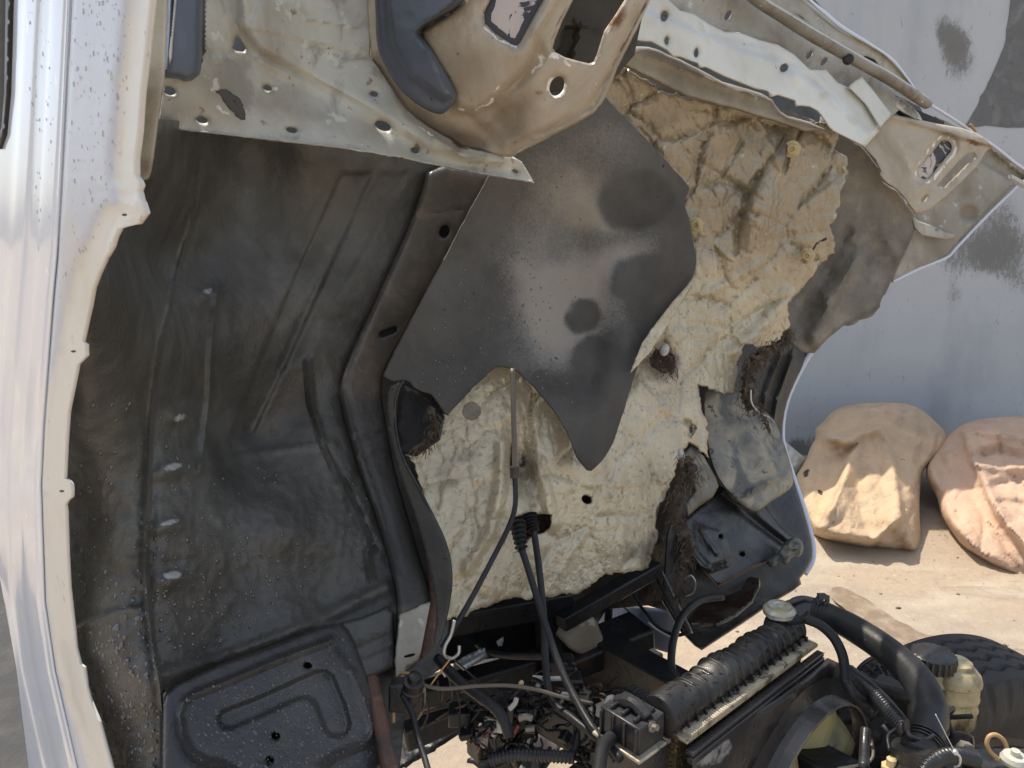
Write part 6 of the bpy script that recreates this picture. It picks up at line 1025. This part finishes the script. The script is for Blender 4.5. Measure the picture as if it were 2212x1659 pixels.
cable('overflow_hose', [(1740, 1337, 1.375), (1771, 1350, 1.365), (1800, 1376, 1.35), (1818, 1410, 1.34), (1825, 1445, 1.33), (1828, 1475, 1.32), (1845, 1500, 1.30), (1872, 1530, 1.31), (1890, 1545, 1.30)], .0088, 'thin black hose curving down from beside the radiator cap', 'rubber', 'hose', seg=14)
corr('corrugated_conduit', [(1833, 1452, 1.40), (1862, 1477, 1.36), (1895, 1505, 1.31), (1930, 1545, 1.26), (1966, 1590, 1.21)], .0135, None, 'black_plastic', .09, .0062, 'ribbed black conduit slanting between the thin and thick radiator hoses')
corr('corrugated_conduit', [(1985, 1690, 1.02), (2005, 1655, 1.03), (2035, 1635, 1.04), (2070, 1632, 1.05), (2110, 1642, 1.06)], .010, None, 'black_plastic', .09, .0055, 'ribbed black conduit held by the white cable tie at the bottom')
ct = thing('cable_tie', 'white nylon cable tie with a long free end on the ribbed conduit', 'cable tie', tuple(U(2064, 1640, 1.03)))
tube('tie_tail', [(2021, 1543, 1.03), (2036, 1572, 1.03), (2050, 1600, 1.03), (2062, 1622, 1.03)], .0012, 'wire_white', ct, 6, flat=.5)
tube('tie_head', [(2060, 1622, 1.025), (2066, 1628, 1.025)], .0034, 'wire_white', ct, 6)
tube('tie_band', [(2062, 1624, 1.03), (2074, 1636, 1.03), (2072, 1652, 1.04), (2062, 1656, 1.05)], .0016, 'wire_white', ct, 6)
cable('wire_loop', [(2148, 1637, 1.12), (2156, 1640, 1.12), (2140, 1625, 1.12), (2132, 1608, 1.12), (2136, 1592, 1.12), (2150, 1587, 1.12), (2166, 1597, 1.12), (2174, 1615, 1.12), (2172, 1632, 1.12), (2160, 1640, 1.12)], .0032, 'orange-tan wire loop above the black box at bottom right', 'wire_tan', 'wire')
# battery-like box, relay bracket at the bottom right corner
bx = thing('fuse_box', 'black plastic box at the bottom right corner with pale terminal', 'box', tuple(U(2180, 1720, 1.08)))
mb = MB(); mb.box(U(2190, 1700, 1.12), RT * .055, FWD * .04 + UPV * .01, UPV * .03 + RT * .002); mb.done('box_body', 'dusty_plastic', bx, bevel=.006)
mb = MB(); mb.lathe(U(2190, 1648, 1.08), (0, 0, 1), [(.016, 0), (.018, .006), (.015, .012), (.006, .013), (.006, .02)], 16); mb.done('terminal', 'cream_paint', bx)
bk = thing('relay_bracket', 'black relay bracket with steel bolt left of the orange wire loop', 'bracket', tuple(U(2090, 1630, 1.15)))
panel('bracket_plate', [(2048, 1600), (2055, 1582), (2070, 1577), (2095, 1584), (2106, 1594), (2104, 1630), (2085, 1640), (2050, 1625)], lambda x, y: 0 * x + 1.16, 'black_plastic', bk, step=5, thick=.008, roll=(4, .004), smooth=1)
mb = MB(); mb.lathe(U(2080, 1615, 1.14), -FWD, [(.012, 0), (.012, .012), (.006, .014), (.006, .03)], 6); mb.done('bolt', 'bar_steel', bk)
mb = MB(); mb.box(U(2085, 1632, 1.12), RT * .016, UPV * .010, FWD * .01); mb.done('relay', 'black_plastic', bk, bevel=.003)
cable('engine_sensor', [(1870, 1575, 1.24), (1868, 1610, 1.22), (1866, 1660, 1.18)], .008, 'dark upright sensor between the shroud and the thermostat', 'black_plastic', 'sensor')
sn = thing('brass_sensor', 'brass threaded sensor standing at the bottom edge near the hose elbow', 'sensor', tuple(U(1923, 1680, 1.12)))
mb = MB(); mb.lathe(U(1923, 1665, 1.12), (0, 0, 1), [(.010, -.03), (.010, 0), (.013, .001), (.013, .008), (.007, .009), (.007, .02), (.004, .021)], 8); mb.done('sensor_body', 'clip', sn)
tube('sensor_lead', [(1921, 1620, 1.12), (1918, 1590, 1.14), (1935, 1575, 1.16)], .0025, 'rubber', sn, 6)
# engine block mass below
eb = thing('engine', 'black oily engine parts behind the fan shroud', 'engine', tuple(U(1980, 1750, 1.35)))
mb = MB(); e0 = U(2090, 1790, 1.38); mb.box(e0, ax * .12, sid * .12, upv * .09)
for i in range(14): c = e0 + ax * rs.uniform(-.11, .12) + sid * rs.uniform(-.12, .12) + upv * rs.uniform(.06, .10); s_ = rs.uniform(.012, .03); mb.box(c, ax * s_, sid * s_ * .8, upv * s_)
mb.done('block', 'chassis_black', eb, bevel=.006)
for i in range(8):
    c = [U(rs.uniform(1880, 2080), rs.uniform(1590, 1660), rs.uniform(1.2, 1.3))]; 
    for k in range(4): c.append(c[-1] + Vector(rs.normal(size=3)) * .03)
    tube('pipe', c, rs.uniform(.002, .005), ['chassis_black', 'rubber', 'bar_steel'][i % 3], eb, 8, 5, world=True)
mb = MB(); mb.box(U(1920, 1500, 1.45), ax * .03, sid * .03, upv * .02); mb.box(U(1960, 1520, 1.42), ax * .04, sid * .02, upv * .03); mb.done('inlet_flange', 'chassis_black', eb, bevel=.006)
tube('vent_pipe', [(1860, 1470, 1.42), (1905, 1490, 1.40), (1945, 1500, 1.38), (1985, 1505, 1.38)], .012, 'rubber', eb, 12)
ground_patch('shade_patch', [(-700, 1100), (-100, 1150), (60, 1300), (160, 1500), (260, 1900), (-700, 1900)], .02, 9, 'shade_dark')  # dark sheet on the ground, painted shade beside the door
# ---- reservoir bottle
rv = thing('coolant_reservoir', 'grimy yellowed plastic reservoir with black ribbed cap beside the tyre', 'reservoir', tuple(U(2048, 1575, 1.38)))
def D2(r1, r2): return lambda t, r, h: r
mb = MB(); Pb = U(2050, 1560, 1.40); k_ = 1.40 / F
prof = [(30, -8), (42, 0), (46, 10), (46, 40), (48, 44), (48, 48), (46, 52), (46, 66), (48, 70), (48, 74), (46, 78), (46, 100), (49, 104), (49, 112), (45, 124), (36, 134), (28, 138), (28, 146)]
mb.lathe(Pb, (0, 0, 1), [(r * k_, h * k_) for r, h in prof], 36, sq=lambda t, r, h: r * (1 + .06 * math.cos(2 * t) ** 2)); mb.done('bottle', 'bottle', rv)
Pc = U(2014, 1432, 1.38); mb = MB()
mb.lathe(Pc, (0, 0, 1), [(r * k_, h * k_) for r, h in [(38, -8), (44, -6), (45, 14), (43, 22), (38, 25), (12, 26), (3, 26)]], 72, sq=lambda t, r, h: r * (1 + (.05 * math.cos(24 * t) if -.006 < h < .019 else 0))); mb.done('ribbed_cap', 'black_plastic', rv)
mb = MB(); mb.lathe(Pc - Vector((0, 0, .02)), (0, 0, 1), [(r * k_, h * k_) for r, h in [(40, -14), (34, 0), (30, 20)]], 30); mb.done('bottle_neck', 'bottle', rv)
# ---- tyre (front wheel)
wl_ = thing('front_wheel', 'black ribbed tyre of the front wheel beside the reservoir', 'wheel', (0, 0, 0))
TC = U(2050, 1735, 1.72); TRr = .37; wl_.location = (TC.x, TC.y, TC.z - TRr); axl = -(FWD * .98 + Vector((-.25, 0, 0))).normalized(); axl.z = 0; axl.normalize(); bu = Vector((0, 0, 1)); bs = bu.cross(axl)

V = []; Fc = []; NA = 240; hw = .095
pr = [(-hw * .86, TRr * .60), (-hw * 1.0, TRr * .68), (-hw * 1.08, TRr * .80), (-hw * 1.05, TRr * .90), (-hw * .98, TRr * .955), (-hw * .93, TRr * .985)]
tre = []
for g_ in range(0, 41): tre.append(-hw * .9 + 2 * hw * .9 * g_ / 40)
def trad(s_, th):
    q = s_ / hw; z = .006 * math.sin(th * 40 + 0) ; r_ = TRr * (1 - .018 * q * q)
    for gp in (-.56, -.19, .19, .56):
        zz = gp * hw + .0065 * (2 / math.pi) * math.asin(math.sin(th * 44))
        if abs(s_ - zz) < .0042: r_ -= .009
    return r_
full = [(s_, None) for s_, _ in pr]; rows = []
for k in range(NA * 2):
    th = 2 * math.pi * k / (NA * 2); row = []
    for s_, r_ in pr:
        notch = .005 if (k % 10) < 3 and r_ > TRr * .86 and r_ < TRr * .97 else 0; row.append((s_ + notch, r_))
    for s_ in tre: row.append((s_, trad(s_, th)))
    for s_, r_ in pr[::-1]:
        notch = .005 if (k % 10) < 3 and r_ > TRr * .86 and r_ < TRr * .97 else 0; row.append((-s_ - notch, r_))
    rows.append(row)
m_ = len(rows[0])
for k, row in enumerate(rows):
    th = 2 * math.pi * k / (NA * 2); dv = bu * math.cos(th) + bs * math.sin(th)
    for s_, r_ in row: V.append(TC + dv * r_ + axl * s_)
NK = NA * 2
for k in range(NK):
    for j in range(m_ - 1): Fc.append((k * m_ + j, k * m_ + j + 1, ((k + 1) % NK) * m_ + j + 1, ((k + 1) % NK) * m_ + j))
link('tyre', V, Fc, 'tyre', wl_)
mb = MB(); mb.lathe(TC - axl * .08, axl, [(TRr * .61, .0), (TRr * .61, .16), (TRr * .56, .165), (TRr * .54, .12), (TRr * .3, .10), (TRr * .28, .15), (.04, .155)], 48); mb.done('rim', 'chassis_black', wl_)
# louvred grille piece left of the tyre
gr = thing('engine_guard', 'dark curved ribbed guard between hose and tyre', 'guard', tuple(U(1900, 1500, 1.6)))
mb = MB()
for k in range(9):
    a = -2.9 + k * .28; c = Vector((1925, 1485)); p0 = (c.x + 30 * math.cos(a), c.y + 26 * math.sin(a), 1.58); p1 = (c.x + 84 * math.cos(a), c.y + 72 * math.sin(a), 1.6); mb.tube([U(*p0), U(*p1)], .003, 6, 2)
for rr_ in (84, 60): mb.tube([U(1925 + rr_ * math.cos(-3.1 + i * .25), 1485 + rr_ * .86 * math.sin(-3.1 + i * .25), 1.6) for i in range(11)], .0045, 6, 3)
mb.done('guard_ribs', 'black_plastic', gr)
panel('guard_plate', [(1840, 1490), (1850, 1450), (1880, 1425), (1925, 1412), (1980, 1420), (2010, 1460), (2000, 1540), (1900, 1560)], lambda x, y: 0 * x + 1.66, 'chassis_black', gr, step=10, thick=.004)
